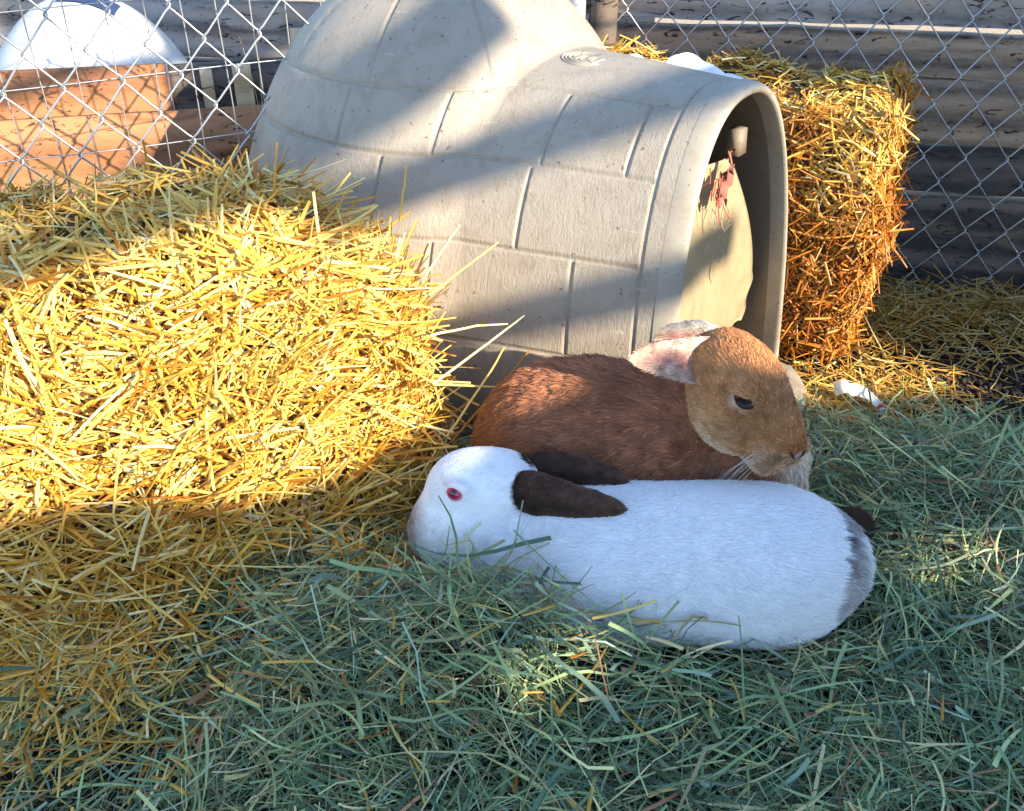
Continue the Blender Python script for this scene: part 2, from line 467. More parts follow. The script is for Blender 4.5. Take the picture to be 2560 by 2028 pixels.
# ------------------------------------------------------------------ plywood planter and white dome behind the left fence
PD = unit(np.array([math.cos(R(12)), math.sin(R(12)), 0])); PN = np.array([PD[1], -PD[0], 0])
PO = np.array([-.85, 1.74, 0])
pb = empty('plywood_box', tuple(PO + [0, 0, GZ])); tag(pb, 'orange plywood box panels standing behind the left fence', 'planter box')
rough_board('board', -.7, .62, GZ, .328, .018, M['ply'], pb, PO, PD, PN, 5, .0008, .0008, 60, 6)
rough_board('board', -.7, .23, .20, .395, .018, M['ply'], pb, PO - PN * .07, PD, PN, 6, .0008, .0008, 60, 6)
rough_board('side_board', .232, .60, .20, .388, .02, M['plank_dark'], pb, PO - PN * .09, PD, PN, 7, .001, .0015, 40, 6)
for k, (x, z1, w) in enumerate(((.30, .385, .022), (.365, .388, .034))):
    rough_board('slat', x - w / 2, x + w / 2, .20, z1, .012, M['stake'], pb, PO - PN * .07, PD, PN, 21 + k, .0005, .0008, 6, 12)
stk = rough_board('wooden_stake', .462, .486, GZ, .448, .03, M['stake'], None, PO - PN * .05, PD, PN, 41, .0008, .001, 6, 30)
tag(stk, 'pale square wooden stake beside the plywood, left of the dome', 'stake')

def dome_mesh(c, Rr, Hd, n=2.2, nu=40, nv=64, steps=True):
    u = np.linspace(0, 1, nu); v = np.linspace(0, 2 * np.pi, nv, endpoint=False)
    r = np.sin(u * np.pi / 2) ** (2 / n) * Rr; z = np.cos(u * np.pi / 2) ** (2 / n) * Hd
    if steps: r = r * (1 - .018 * sstep(.55, .57, u) * (1 - sstep(.98, 1, u)))
    P = np.stack([c[0] + r[:, None] * np.cos(v), c[1] + r[:, None] * np.sin(v), np.broadcast_to(c[2] + z[:, None], (nu, nv))], -1)
    return P.reshape(-1, 3), grid_faces(nu, nv, True)
wd = empty('white_dome', (-.87, 2.08, GZ)); tag(wd, 'white plastic dome shelter behind the plywood panels, top left', 'pet shelter')
v, f = dome_mesh((-.87, 2.08, GZ), .268, .525, 2.1)
link('shell', mesh_np('shell', v, f), M['white_plastic'], wd)
# blue-black vent panel on its crown
vu = np.linspace(-.055, .055, 14); vz = np.linspace(0, 1, 6)
pp = []
for a in vu:
    for b in vz:
        x = -.835 + a; y = 2.08 - .005 - .045 * (1 - b)
        rr_ = min(.96, math.hypot(x + .87, y - 2.08) / .268)
        pp.append((x, y, GZ + .525 * (1 - rr_ ** 2.1) ** (1 / 2.1) + .004))
link('vent_panel', mesh_np('vent_panel', pp, grid_faces(14, 6)), m_plain('dark_vent', (.03, .05, .12), .5, var=.3), wd)
# dry twigs by the stake
tg = empty('dry_twig', (-.43, 1.72, GZ)); tag(tg, 'thin dry branching weed stems left of the dome', 'twig')
for k in range(7):
    a = rng.uniform(-1, 1); h = rng.uniform(.38, .56)
    s = np.linspace(0, 1, 10)
    P = np.stack([-.43 + .03 * a * s + .015 * np.sin(s * 6 + k), 1.72 + .02 * np.cos(k) * s, GZ + h * s], -1)
    link('stem', mesh_np('stem', *tube(P, .0016 * (1.1 - s), 4)), M['stake'], tg)

# ------------------------------------------------------------------ the dog house
HC = np.array([-.099, 1.628, GZ]); TH = R(36)
HD = np.array([math.cos(TH), -math.sin(TH), 0]); HL = np.array([math.sin(TH), math.cos(TH), 0])
HR, HH, HT, HLEN, HW = .372, .662, .550, .55, .205
LEAN = .035
beta = math.asin((HR - HW) / HLEN * .97)
def tunnel_w(s):
    line = HW + (HLEN - s) * math.tan(beta)
    circ = np.sqrt(np.clip(HR ** 2 - s ** 2, 0, None))
    st = HR * math.sin(beta)
    return np.where(s < st, np.minimum(circ, line + .02), line)
def shell_r(s, phi, inset=0.0):
    c = np.abs(np.cos(phi)); si = np.abs(np.sin(phi))
    n = 2.25; nt = 2.5
    kd = np.clip(1 - (np.abs(s) / HR) ** n, 1e-6, None) ** (1 / n)
    rd = kd / ((c / HR) ** n + (si / HH) ** n) ** (1 / n)
    w = tunnel_w(s) + 1e-4
    ht = np.where(s < 0, HT * np.sqrt(np.clip(1 - (s / HR) ** 2, 1e-6, None)), HT - .004 * sstep(.1, HLEN, s))
    rt = 1 / ((c / w) ** nt + (si / ht) ** nt) ** (1 / nt)
    k = .012
    h = np.clip(.5 + .5 * (rt - rd) / k, 0, 1)
    return rd + (rt - rd) * h + k * h * (1 - h) - inset
def house_world(s, t, z):
    s = s - LEAN * np.clip(z / HT, 0, 1.3) * sstep(-.1, HLEN, s)
    return HC + s[..., None] * HD + t[..., None] * HL + z[..., None] * np.array([0, 0, 1.0])
dh = empty('dog_house', tuple(HC)); tag(dh, 'beige plastic igloo dog house with arched tunnel doorway and block pattern', 'dog house')
ROWS = [.062, .203, .342, .449, .528]
def joint_depth(s, t, z, slope):
    """depth of the moulded joints at axial place s and height z"""
    g = np.zeros_like(s)
    end = 1 - sstep(HLEN - .062, HLEN - .056, s)
    for zr in ROWS:
        d = np.abs(z - zr) / np.maximum(slope, .18)
        g = np.maximum(g, (1 - sstep(.0014, .0042, d)) * end)
    lims = [-.1] + ROWS + [.9]
    offs = [(-.09, .12, .33), (-.19, .02, .225, .43), (-.21, -.01, .196, .40), (-.085, .106, .315), (-.12, .025, .172, .326, .45)]
    for k in range(len(lims) - 2):
        inrow = (z > lims[k]) & (z < lims[k + 1])
        for s0 in offs[k]:
            if s0 > HLEN - .08: continue
            g = np.maximum(g, np.where(inrow, (1 - sstep(.0014, .0038, np.abs(s - s0))), 0) * end)
    rho = np.hypot(s, t); az = np.arctan2(t, s)
    for a0 in (R(-78), R(-118), R(-35), R(25), R(150)):
        d = rho * np.abs(np.sin(az - a0)) + (np.cos(az - a0) < 0) * 1.0
        g = np.maximum(g, np.where((z > ROWS[-1]) & (s < .25), .7 * (1 - sstep(.0018, .0045, d)), 0))
    d = np.abs(s - (HLEN - .056))
    g = np.maximum(g, .8 * (1 - sstep(.0014, .0034, d)))
    return g
# outer shell, dense enough to carry the joints as relief
sv = np.concatenate([-HR * np.cos(np.linspace(0.02, np.pi / 2, 60)), np.linspace(.001, HLEN - .012, 330)])
ph = np.concatenate([np.linspace(0, np.pi * .42, 150)[:-1], np.linspace(np.pi * .42, np.pi, 560)])
S, PH = np.meshgrid(sv, ph, indexing='ij')
rr = shell_r(S, PH)
T0, Z0 = rr * np.cos(PH), rr * np.sin(PH)
dzp = np.gradient(Z0, axis=1); dtp = np.gradient(T0, axis=1)
slope = np.abs(dzp) / (np.hypot(dzp, dtp) + 1e-9)
jd = joint_depth(S, T0, Z0, slope)
rr2 = rr - .0040 * jd
# gentle hand-made unevenness
q = np.stack([S.ravel() * 6, PH.ravel() * 4, S.ravel() * 0], -1)
rr2 += (.0015 * vnoise(q, 3)).reshape(S.shape)
V = house_world(S, rr2 * np.cos(PH), rr2 * np.sin(PH)).reshape(-1, 3)
link('shell', mesh_np('shell', V, grid_faces(len(sv), len(ph))[:, ::-1]), M['plastic'], dh)
# rolled rim round the doorway, then the inner wall
prof = [(-.030, -.0006), (-.024, -.0012), (-.014, -.0008), (-.006, .0012), (-.001, .004), (.0005, .008), (-.001, .012), (-.006, .0145), (-.014, .016), (-.03, .017)]
ph2 = np.linspace(0, np.pi, 140)
rows = []
for ds, ins in prof:
    s = np.full_like(ph2, HLEN + ds)
    r_ = shell_r(s, ph2) - ins
    rows.append(house_world(s, r_ * np.cos(ph2), r_ * np.sin(ph2)))
link('door_rim', mesh_np('door_rim', np.concatenate(rows), grid_faces(len(prof), len(ph2))[:, ::-1]), M['plastic_smooth'], dh)
si_ = np.linspace(-HR * .93, HLEN - .03, 60); ph3 = np.linspace(0, np.pi, 80)
S3, P3 = np.meshgrid(si_, ph3, indexing='ij')
r3 = np.maximum(shell_r(S3, P3) - .017, .01)
link('inner_wall', mesh_np('inner_wall', house_world(S3, r3 * np.cos(P3), r3 * np.sin(P3)).reshape(-1, 3), grid_faces(60, 80)), M['plastic_inner_shade'], dh)
# base pan with a rolled threshold in front of the door
ang = np.linspace(0, 2 * np.pi, 160, endpoint=False)
so_ = np.where(np.cos(ang) > 0, (HLEN + .055) * np.cos(ang) * 0 + 0, 0)
out = []
for a in ang:                                    # plan outline: teardrop + offset
    ca, sa = math.cos(a), math.sin(a)
    out.append((ca, sa))
out = np.array(out)
def plan_radius(ca, sa, off):
    lo, hi = 0.0, 1.2
    for _ in range(30):
        m = (lo + hi) / 2; s = m * ca; t = abs(m * sa)
        end = HLEN + off[1] - .05 * (t / HW) ** 4
        w = float(tunnel_w(np.array([min(max(s, -HR), HLEN)]))[0]) + off[0]
        if s < 0: w = math.sqrt(max((HR + off[0]) ** 2 - s * s, 0))
        inside = t < w and s < end
        if inside: lo = m
        else: hi = m
    return lo
rings = []
for off, z in (((.018, .085), -.01), ((.020, .088), .012), ((.016, .086), .022), ((.006, .075), .030), ((-.004, .055), .033), ((-.03, .03), .028), ((-.10, -.05), .022), ((-.20, -.3), .020)):
    rad = np.array([plan_radius(a[0], a[1], off) for a in out])
    s = rad * out[:, 0]; t = rad * out[:, 1]
    rings.append(HC + s[:, None] * HD + t[:, None] * HL + np.array([0, 0, z]))
link('base_pan', mesh_np('base_pan', np.concatenate(rings), grid_faces(len(rings), 160, True)), M['plastic_smooth'], dh)
# door flap hanging inside, torn along its upper edge
nu, nv = 34, 46
fv = []
for i in range(nu):
    u = i / (nu - 1)
    for j in range(nv):
        v_ = j / (nv - 1)
        z = .115 + v_ * .315 - .05 * max(0, u - .75) * 4 * (1 - v_) * 0
        wz = HW * (1 - (z / HT) ** 2.5) ** (1 / 2.5) - .024
        right = .190 - .140 * v_ ** 1.5 + .006 * math.sin(v_ * 31) * (v_ < .3) - .03 * max(0, .25 - v_) * 4 * .5
        t = -wz + u * (right + wz)
        zb = z - (1 - v_) * .035 * math.sin(u * 2.6 + .3) - (1 - v_) ** 2 * (.01 * math.sin(u * 25))
        s = HLEN - .040 + .012 * math.sin(u * 6 + v_ * 2) + .012 * math.sin(v_ * 3) - .02 * u
        fv.append((s, t, zb))
fv = np.array(fv)
fo = house_world(fv[:, 0], fv[:, 1], fv[:, 2]); fi = house_world(fv[:, 0] - .003, fv[:, 1], fv[:, 2])
f1 = grid_faces(nu, nv); n1 = len(fo); idx = np.arange(n1).reshape(nu, nv)
rim = [np.stack([a[:-1], a[1:], a[1:] + n1, a[:-1] + n1], -1) for a in (idx[:, 0], idx[:, -1], idx[0, :], idx[-1, :])]
link('door_flap', mesh_np('door_flap', np.concatenate([fo, fi]), np.concatenate([f1, f1[:, ::-1] + n1] + rim)), M['flap'], dh)
# hanger block under the crown of the doorway
hb, hf = box(0, 0, 0, .02, .024, .036)
hb = hb * 1.0
hbw = house_world(HLEN - .035 + hb[:, 0], .045 + hb[:, 1], .455 + hb[:, 2])
link('hanger_block', mesh_np('hanger_block', hbw, hf), M['plastic_inner_shade'], dh, False)
# torn fabric: red threads and a frayed tan tuft along the flap's upper edge
m_red = m_plain('red_thread', (.48, .10, .07), .9, var=.3, scale=300); m_tan = m_plain('tan_fluff', (.5, .40, .27), .9, var=.3, scale=300)
tf = empty('torn_fabric', (.31, 1.32, .3)); tag(tf, 'frayed red and tan cloth snagged at the top of the door flap', 'torn cloth')
cn = []
for i in range(12):
    for j in range(7):
        u = i / 11; w = j / 6 - .5
        cn.append((HLEN - .026 + .006 * math.sin(i * 1.3 + j), -.02 + .035 * u + .018 * w * (1.2 - u * .6) + .004 * math.sin(i * 2.1), 0.385 + .060 * u - .035 * w * math.sin(u * 5) + .006 * math.cos(i * 1.7 + j * 2)))
cn = np.array(cn)
link('cloth', mesh_np('cloth', house_world(cn[:, 0], cn[:, 1], cn[:, 2]), grid_faces(12, 7)), m_plain('red_cloth', (.42, .16, .12), .95, var=.5, scale=200), tf)
for k in range(24):
    red = k < 14
    z0 = .395 + rng.uniform(-.02, .055) if red else .36 + rng.uniform(-.05, .03)
    t0 = -.015 + rng.uniform(-.03, .045) - (.43 - z0) * .1
    ln = rng.uniform(.02, .05)
    s = np.linspace(0, 1, 7); sw = rng.normal(0, .012); sw2 = rng.normal(0, .008)
    P = house_world(HLEN - .030 + .006 * rng.normal() + sw2 * s, t0 + sw * np.sin(s * 2.6), z0 - ln * s * rng.uniform(.5, 1))
    link('thread', mesh_np('thread', *tube(P, rng.uniform(.0005, .0011), 4)), m_red if red else m_tan, tf)
# embossed oval emblem where tunnel meets dome: raised rings and strokes
em_parts = []
def on_top(s, t):
    phi = np.arctan2(.5, t); 
    for _ in range(12):
        r_ = shell_r(s, phi); phi = phi + (r_ * np.cos(phi) - t) / np.maximum(r_ * np.sin(phi), .05)
    r_ = shell_r(s, phi); return house_world(s, r_ * np.cos(phi), r_ * np.sin(phi))
for k, (ra, rb) in enumerate(((.052, .030), (.045, .025), (.038, .020))):
    a = np.linspace(R(80), R(330), 40)
    P = on_top(.285 + ra * np.cos(a) * .75, -.01 + rb * np.sin(a) * 1.1)
    em_parts.append(tube(P, .0017, 5))
for k in range(6):
    x = -.022 + k * .009
    P = on_top(.285 + np.linspace(x, x + (.004 if k % 2 else -.002), 5), np.linspace(-.022, 0.0, 5) * (1 if k % 3 else .6))
    em_parts.append(tube(P, .0015, 5))
v, f = merge(em_parts)
link('emblem', mesh_np('emblem', v, f), M['plastic_smooth'], dh)

# ------------------------------------------------------------------ strands: straw stalks and hay blades
def ribbons(P, D, N, L, Wd, bend, curl, C, nseg=3, vee=True, twist=None, taper=.75, wob=0.0):
    """many curved strips in one mesh: start P, direction D, up N, length L, width Wd"""
    n = len(P); D = unit(D); Sd = unit(np.cross(D, N)); N = np.cross(Sd, D)
    t = np.linspace(0, 1, nseg + 1)
    c = P[:, None] + (L[:, None] * t)[..., None] * D[:, None] + (L * bend)[:, None, None] * (t ** 2)[None, :, None] * N[:, None] \
        + (L * curl)[:, None, None] * (t ** 2)[None, :, None] * Sd[:, None]
    if wob:
        ph_ = rng.uniform(0, 6.28, (n, 2)); fr = rng.uniform(3, 8, (n, 2)); am = np.abs(rng.normal(0, wob, n)) * L
        w1 = (np.sin(ph_[:, :1] + fr[:, :1] * t) - np.sin(ph_[:, :1])) * am[:, None]; w2 = (np.sin(ph_[:, 1:] + fr[:, 1:] * t) - np.sin(ph_[:, 1:])) * am[:, None] * .6
        c = c + w1[..., None] * Sd[:, None] + w2[..., None] * N[:, None]
    wt = Wd[:, None] * (1 - (1 - taper) * t ** 2)[None, :]
    if twist is None: twist = np.zeros(n)
    an = twist[:, None] * t[None, :]
    sd = np.cos(an)[..., None] * Sd[:, None] + np.sin(an)[..., None] * N[:, None]
    nn = -np.sin(an)[..., None] * Sd[:, None] + np.cos(an)[..., None] * N[:, None]
    if vee:
        X = np.stack([c - sd * wt[..., None] * .5, c + nn * wt[..., None] * .38, c + sd * wt[..., None] * .5], 2); k = 3
    else:
        X = np.stack([c - sd * wt[..., None] * .5, c + sd * wt[..., None] * .5], 2); k = 2
    V = X.reshape(-1, 3)
    base = (np.arange(n) * (nseg + 1) * k)[:, None, None]
    i = np.arange(nseg)[None, :, None]; j = np.arange(k - 1)[None, None, :]
    a = base + i * k + j
    F = np.stack([a, a + 1, a + k + 1, a + k], -1).reshape(-1, 4)
    Cc = np.repeat(C, (nseg + 1) * k, axis=0)
    return V, F, Cc

def straw_cols(n, dark=0.0):
    base = np.array([[.70, .41, .065], [.80, .56, .14], [.60, .28, .03], [.84, .68, .31], [.46, .17, .018]])
    p = np.array([.36, .30, .16, .12, .06])
    c = base[rng.choice(5, n, p=p)] * rng.uniform(.78, 1.12, (n, 1))
    return np.clip(c * (1 - dark), 0, .85)

# ------------------------------------------------------------------ straw bales
def bale_frame(corner, angle):
    a = np.array([math.cos(angle), math.sin(angle), 0]); b = np.array([-math.sin(angle), math.cos(angle), 0])
    return np.asarray(corner, float), a, b
class Bale:
    """a box of straw: x along, y through, z up; origin at the front right bottom corner, x running back to the left"""
    def __init__(s, corner, angle, length, thick, height, rad, seed, ties):
        s.o, s.a, s.b = bale_frame(corner, angle); s.L, s.T, s.H, s.rad, s.seed, s.ties = length, thick, height, rad, seed, ties
        s.lean = 0.0; s.slump = 0.0; s.twist = 0.0
    def surf(s, p):
        h = np.array([s.L, s.T, s.H]) / 2
        q = np.clip(p, -h + s.rad, h - s.rad); d = p - q
        n = unit(d + 1e-9 * p)
        bul = .012 * vnoise(p * 9, s.seed) + .014 * vnoise(p * 23, s.seed + 1) + .007 * vnoise(p * 48, s.seed + 5) + .012 * vnoise(p * [5, 5, 4], s.seed + 2)
        for tx in s.ties:
            bul = bul - .024 * np.exp(-((p[:, 0] - tx) / .028) ** 2)
        return q + n * (s.rad + bul)[:, None], n
    def world(s, p):
        c = p - np.array([s.L / 2, -s.T / 2, -s.H / 2])
        e = sstep(s.L / 2 - .24, s.L / 2 + .02, p[:, 0])
        c[:, 2] *= 1 - s.slump * e * e
        c[:, 0] -= .35 * s.slump * e * np.clip(c[:, 2] / s.H, 0, 1) ** 3 * .6
        x = c[:, 0]; y = c[:, 1] + s.lean * (p[:, 2] + s.H / 2) - s.twist * (.5 - p[:, 2] / s.H) * np.clip(-c[:, 0] / .42, 0, 1.2)
        return s.o + x[:, None] * s.a + y[:, None] * s.b + c[:, 2:3] * np.array([0, 0, 1.0])
    def vec(s, v): return v[:, :1] * s.a + v[:, 1:2] * s.b + v[:, 2:3] * np.array([0, 0, 1.0])
    def core(s, n=26):
        parts = []; h = np.array([s.L, s.T, s.H]) / 2
        for ax in range(3):
            o1, o2 = [(1, 2), (0, 2), (0, 1)][ax]
            for sg in (-1, 1):
                u = np.linspace(-1, 1, n); U, W_ = np.meshgrid(u, u, indexing='ij')
                p = np.zeros((n * n, 3)); p[:, ax] = sg * h[ax]; p[:, o1] = U.ravel() * h[o1]; p[:, o2] = W_.ravel() * h[o2]
                q, nn = s.surf(p); parts.append((s.world(q - nn * .012), grid_faces(n, n)))
        return merge(parts)
    def sample(s, n, wts):
        """points on the faces; wts = weights for front, right end, top, left end, back"""
        h = np.array([s.L, s.T, s.H]) / 2
        face = rng.choice(5, n, p=np.array(wts) / sum(wts))
        p = rng.uniform(-1, 1, (n, 3)) * h
        p[face == 0, 1] = -h[1]; p[face == 1, 0] = h[0]; p[face == 2, 2] = h[2]; p[face == 3, 0] = -h[0]; p[face == 4, 1] = h[1]
        q, nn = s.surf(p)
        return q, nn, face

def bale_straw(B, n, wts, lmin, lmax, wid, stick=0.35, tint=None, updown=.2):
    q, nn, face = B.sample(n, wts)
    # along-bale tangent, with patches that lie other ways
    ref = np.tile(np.array([1.0, 0, 0]), (n, 1)); ref[np.abs(nn[:, 0]) > .8] = [0, 1, 0]
    t1 = unit(ref - nn * (ref * nn).sum(1)[:, None]); t2 = np.cross(nn, t1)
    patch = vnoise(q * 11, B.seed + 8) * 1.1 + vnoise(q * 4, B.seed + 9) * 1.0
    an = patch + rng.normal(0, .55, n) + np.where(rng.random(n) < updown, np.pi / 2, 0) + np.where(rng.random(n) < .5, np.pi, 0)
    tilt = np.abs(rng.normal(0, stick, n)) - .06
    tilt = np.where(face == 2, tilt * .8, tilt)
    D = np.cos(an)[:, None] * t1 + np.sin(an)[:, None] * t2
    D = D * np.cos(tilt)[:, None] + nn * np.sin(tilt)[:, None]
    L = lmin + (lmax - lmin) * rng.random(n) ** 2.2
    L = np.where(face == 2, L * .7, L)
    back = rng.uniform(.2, .55, n)
    depth = np.abs(rng.normal(0, .014, n))
    P = q - nn * depth[:, None] - D * (L * back)[:, None] + nn * (np.sin(tilt) * L * back)[:, None] * .8
    Wd = wid * rng.uniform(.5, 1.35, n)
    C = straw_cols(n)
    if tint is not None:
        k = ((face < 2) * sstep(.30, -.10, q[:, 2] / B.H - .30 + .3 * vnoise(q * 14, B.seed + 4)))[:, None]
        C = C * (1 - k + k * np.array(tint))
    V, F, Cc = ribbons(B.world(P), B.vec(D), B.vec(unit(nn + rng.normal(0, .35, (n, 3)))), L, Wd, rng.normal(0, .10, n), rng.normal(0, .12, n), C, 3, True, rng.normal(0, .7, n))
    return V, F, Cc

def make_bale(B, label, n, wts, lmin, lmax, wid, stick, base, tint=None, updown=.2):
    t = empty('straw_bale', base); tag(t, label, 'straw bale', 'straw bales round the dog house')
    v, f = B.core(); link('core', mesh_np('core', v, f), M['core'], t)
    V, F, C = bale_straw(B, n, wts, lmin, lmax, wid, stick, tint, updown)
    s = link('straw', mesh_np('straw', V, F, C), M['straw'], t); s['kind'] = 'stuff'
    return t
BL = Bale((-.098, 1.040, -.04), R(16), 1.02, .235, .468, .060, 3, (.12, -.19))
BL.lean = .07; BL.slump = .27; BL.twist = .12
bale_l = make_bale(BL, 'big golden straw bale filling the left side, bright sun on its face', 25000, (.55, .12, .22, .02, .09), .022, .125, .0038, .36, (-.6, 1.0, GZ))
# long stalks that stand out of the near bale
def stalk(P, r0=.0017, parent=None):
    P = np.asarray(P, float); t = np.linspace(0, 1, len(P)); u = np.linspace(0, 1, 9)
    Q = np.stack([np.interp(u, t, P[:, i]) for i in range(3)], -1)
    Q[1:-1] += rng.normal(0, .0003, (7, 3))
    v, f = tube(Q, r0 * (1.1 - .45 * u), 5)
    c = np.tile(straw_cols(1)[0], (len(v), 1))
    return link('stalk', mesh_np('stalk', v, f, c), M['straw'], parent)
for P in ([(-.10, 1.06, .32), (-.017, 1.12, .362)], [(-.10, 1.05, .27), (-.045, 1.09, .262), (-.006, 1.13, .243)], [(-.10, 1.05, .20), (-.03, 1.10, .232), (.016, 1.14, .25)],
          [(-.10, 1.05, .20), (-.02, 1.10, .165), (.030, 1.12, .14)], [(-.085, 1.05, .12), (-.03, 1.09, .19), (-.010, 1.10, .225)], [(-.08, 1.05, .11), (-.01, 1.09, .18), (.024, 1.12, .21)],
          [(-.10, 1.03, .36), (-.06, 1.06, .41)], [(-.13, 1.07, .41), (-.12, 1.09, .47)], [(-.28, 1.10, .43), (-.27, 1.11, .49)], [(-.34, .95, .22), (-.30, .90, .20), (-.22, .90, .21)],
          [(-.45, .95, .44), (-.43, .92, .37), (-.45, .89, .30)], [(-.42, .88, .26), (-.44, .84, .16), (-.43, .83, .11)]):
    stalk(np.array(P) + [.0, 0, 0], parent=bale_l)
BR = Bale((.585, 1.475, -.045), R(-25), .56, .27, .462, .05, 19, (.10, -.14))
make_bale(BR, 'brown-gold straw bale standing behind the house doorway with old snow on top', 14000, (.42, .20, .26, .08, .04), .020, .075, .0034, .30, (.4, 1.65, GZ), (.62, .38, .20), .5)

# ------------------------------------------------------------------ rabbits: signed-distance bodies
def basis(ax, up):
    ax = unit(ax); up = np.asarray(up, float); up = unit(up - ax * (up @ ax)); la = np.cross(up, ax)
    return np.stack([ax, la, up])          # rows
class Blob:
    def __init__(s): s.p = []; s.g = 0; s.join = .010
    def add(s, c, r, ax=(1, 0, 0), up=(0, 0, 1), k=.03, flow=(1, 0, 0), cut=False, g=None):
        s.p.append((np.asarray(c, float), np.asarray(r, float), basis(ax, up), k, unit(np.asarray(flow, float)), cut, s.g if g is None else g)); return s
    def each(s, P, prim):
        q = (P - prim[0]) @ prim[2].T; r = prim[1]
        k0 = np.linalg.norm(q / r, axis=1); k1 = np.linalg.norm(q / (r * r), axis=1) + 1e-9
        return k0 * (k0 - 1) / k1
    def sdf(s, P):
        gs = sorted({p[6] for p in s.p}); d = s.gsdf(P, gs[0])
        for g in gs[1:]:
            e = s.gsdf(P, g); h = np.clip(.5 + .5 * (d - e) / s.join, 0, 1); d = d + (e - d) * h - s.join * h * (1 - h)
        return d
    def gsdf(s, P, g):
        d = None
        for prim in s.p:
            if prim[6] != g: continue
            e = s.each(P, prim); k = prim[3]
            if d is None: d = e; continue
            if prim[5]:
                h = np.clip(.5 - .5 * (d + e) / k, 0, 1); d = d + (-e - d) * h + k * h * (1 - h)
            else:
                h = np.clip(.5 + .5 * (d - e) / k, 0, 1); d = d + (e - d) * h - k * h * (1 - h)
        return d
    def grad(s, P, e=.0015):
        g = np.stack([s.sdf(P + np.eye(3)[i] * e) - s.sdf(P - np.eye(3)[i] * e) for i in range(3)], -1)
        return unit(g)
    def snap(s, P, it=4):
        P = np.array(P, float)
        for _ in range(it): P = P - s.grad(P) * s.sdf(P)[:, None]
        return P
    def flow(s, P):
        w = 0; f = 0
        for prim in s.p:
            if prim[5]: continue
            e = np.exp(-np.clip(s.each(P, prim), -.02, .3) / .014)[:, None]; w = w + e; f = f + e * prim[4]
        return unit(f / w)
    def mesh(s, lo, hi, h):
        lo = np.asarray(lo, float); hi = np.asarray(hi, float); n = np.ceil((hi - lo) / h).astype(int) + 1
        ax = [lo[i] + h * np.arange(n[i]) for i in range(3)]
        G = np.stack(np.meshgrid(*ax, indexing='ij'), -1).reshape(-1, 3)
        Fv = np.concatenate([s.sdf(G[i:i + 300000]) for i in range(0, len(G), 300000)]).reshape(n)
        m = n - 1
        acc = np.zeros((*m, 3)); cnt = np.zeros(m)
        corners = [(a, b, c) for a in (0, 1) for b in (0, 1) for c in (0, 1)]
        def sub(o): return Fv[o[0]:o[0] + m[0], o[1]:o[1] + m[1], o[2]:o[2] + m[2]]
        for i, o1 in enumerate(corners):
            for o2 in corners[i + 1:]:
                if sum(abs(a - b) for a, b in zip(o1, o2)) != 1: continue
                f1, f2 = sub(o1), sub(o2); cr = (f1 < 0) != (f2 < 0)
                t = np.where(cr, f1 / np.where(cr, f1 - f2, 1), 0)
                pos = np.array(o1)[None, None, None] + t[..., None] * (np.array(o2) - np.array(o1))
                acc += np.where(cr[..., None], pos, 0); cnt += cr
        on = cnt > 0; idx = -np.ones(m, int); idx[on] = np.arange(on.sum())
        cell = np.argwhere(on)
        V = lo + h * (cell + acc[on] / cnt[on][:, None])
        Fs = []
        neg = Fv < 0
        for a in range(3):
            b, c = (a + 1) % 3, (a + 2) % 3
            sl1 = [slice(1, -1)] * 3; sl2 = [slice(1, -1)] * 3
            sl1[a] = slice(0, -1); sl2[a] = slice(1, None)
            d = neg[tuple(sl1)] != neg[tuple(sl2)]
            w = np.argwhere(d); w[:, b] += 1; w[:, c] += 1
            flip = neg[tuple(sl1)][d]
            def cellix(db, dc):
                q = w.copy(); q[:, b] -= db; q[:, c] -= dc
                return idx[q[:, 0], q[:, 1], q[:, 2]]
            quad = np.stack([cellix(1, 1), cellix(0, 1), cellix(0, 0), cellix(1, 0)], -1)
            quad[~flip] = quad[~flip][:, ::-1]
            Fs.append(quad)
        Fa = np.concatenate(Fs); Fa = Fa[(Fa >= 0).all(1)]
        return s.snap(V, 3), Fa

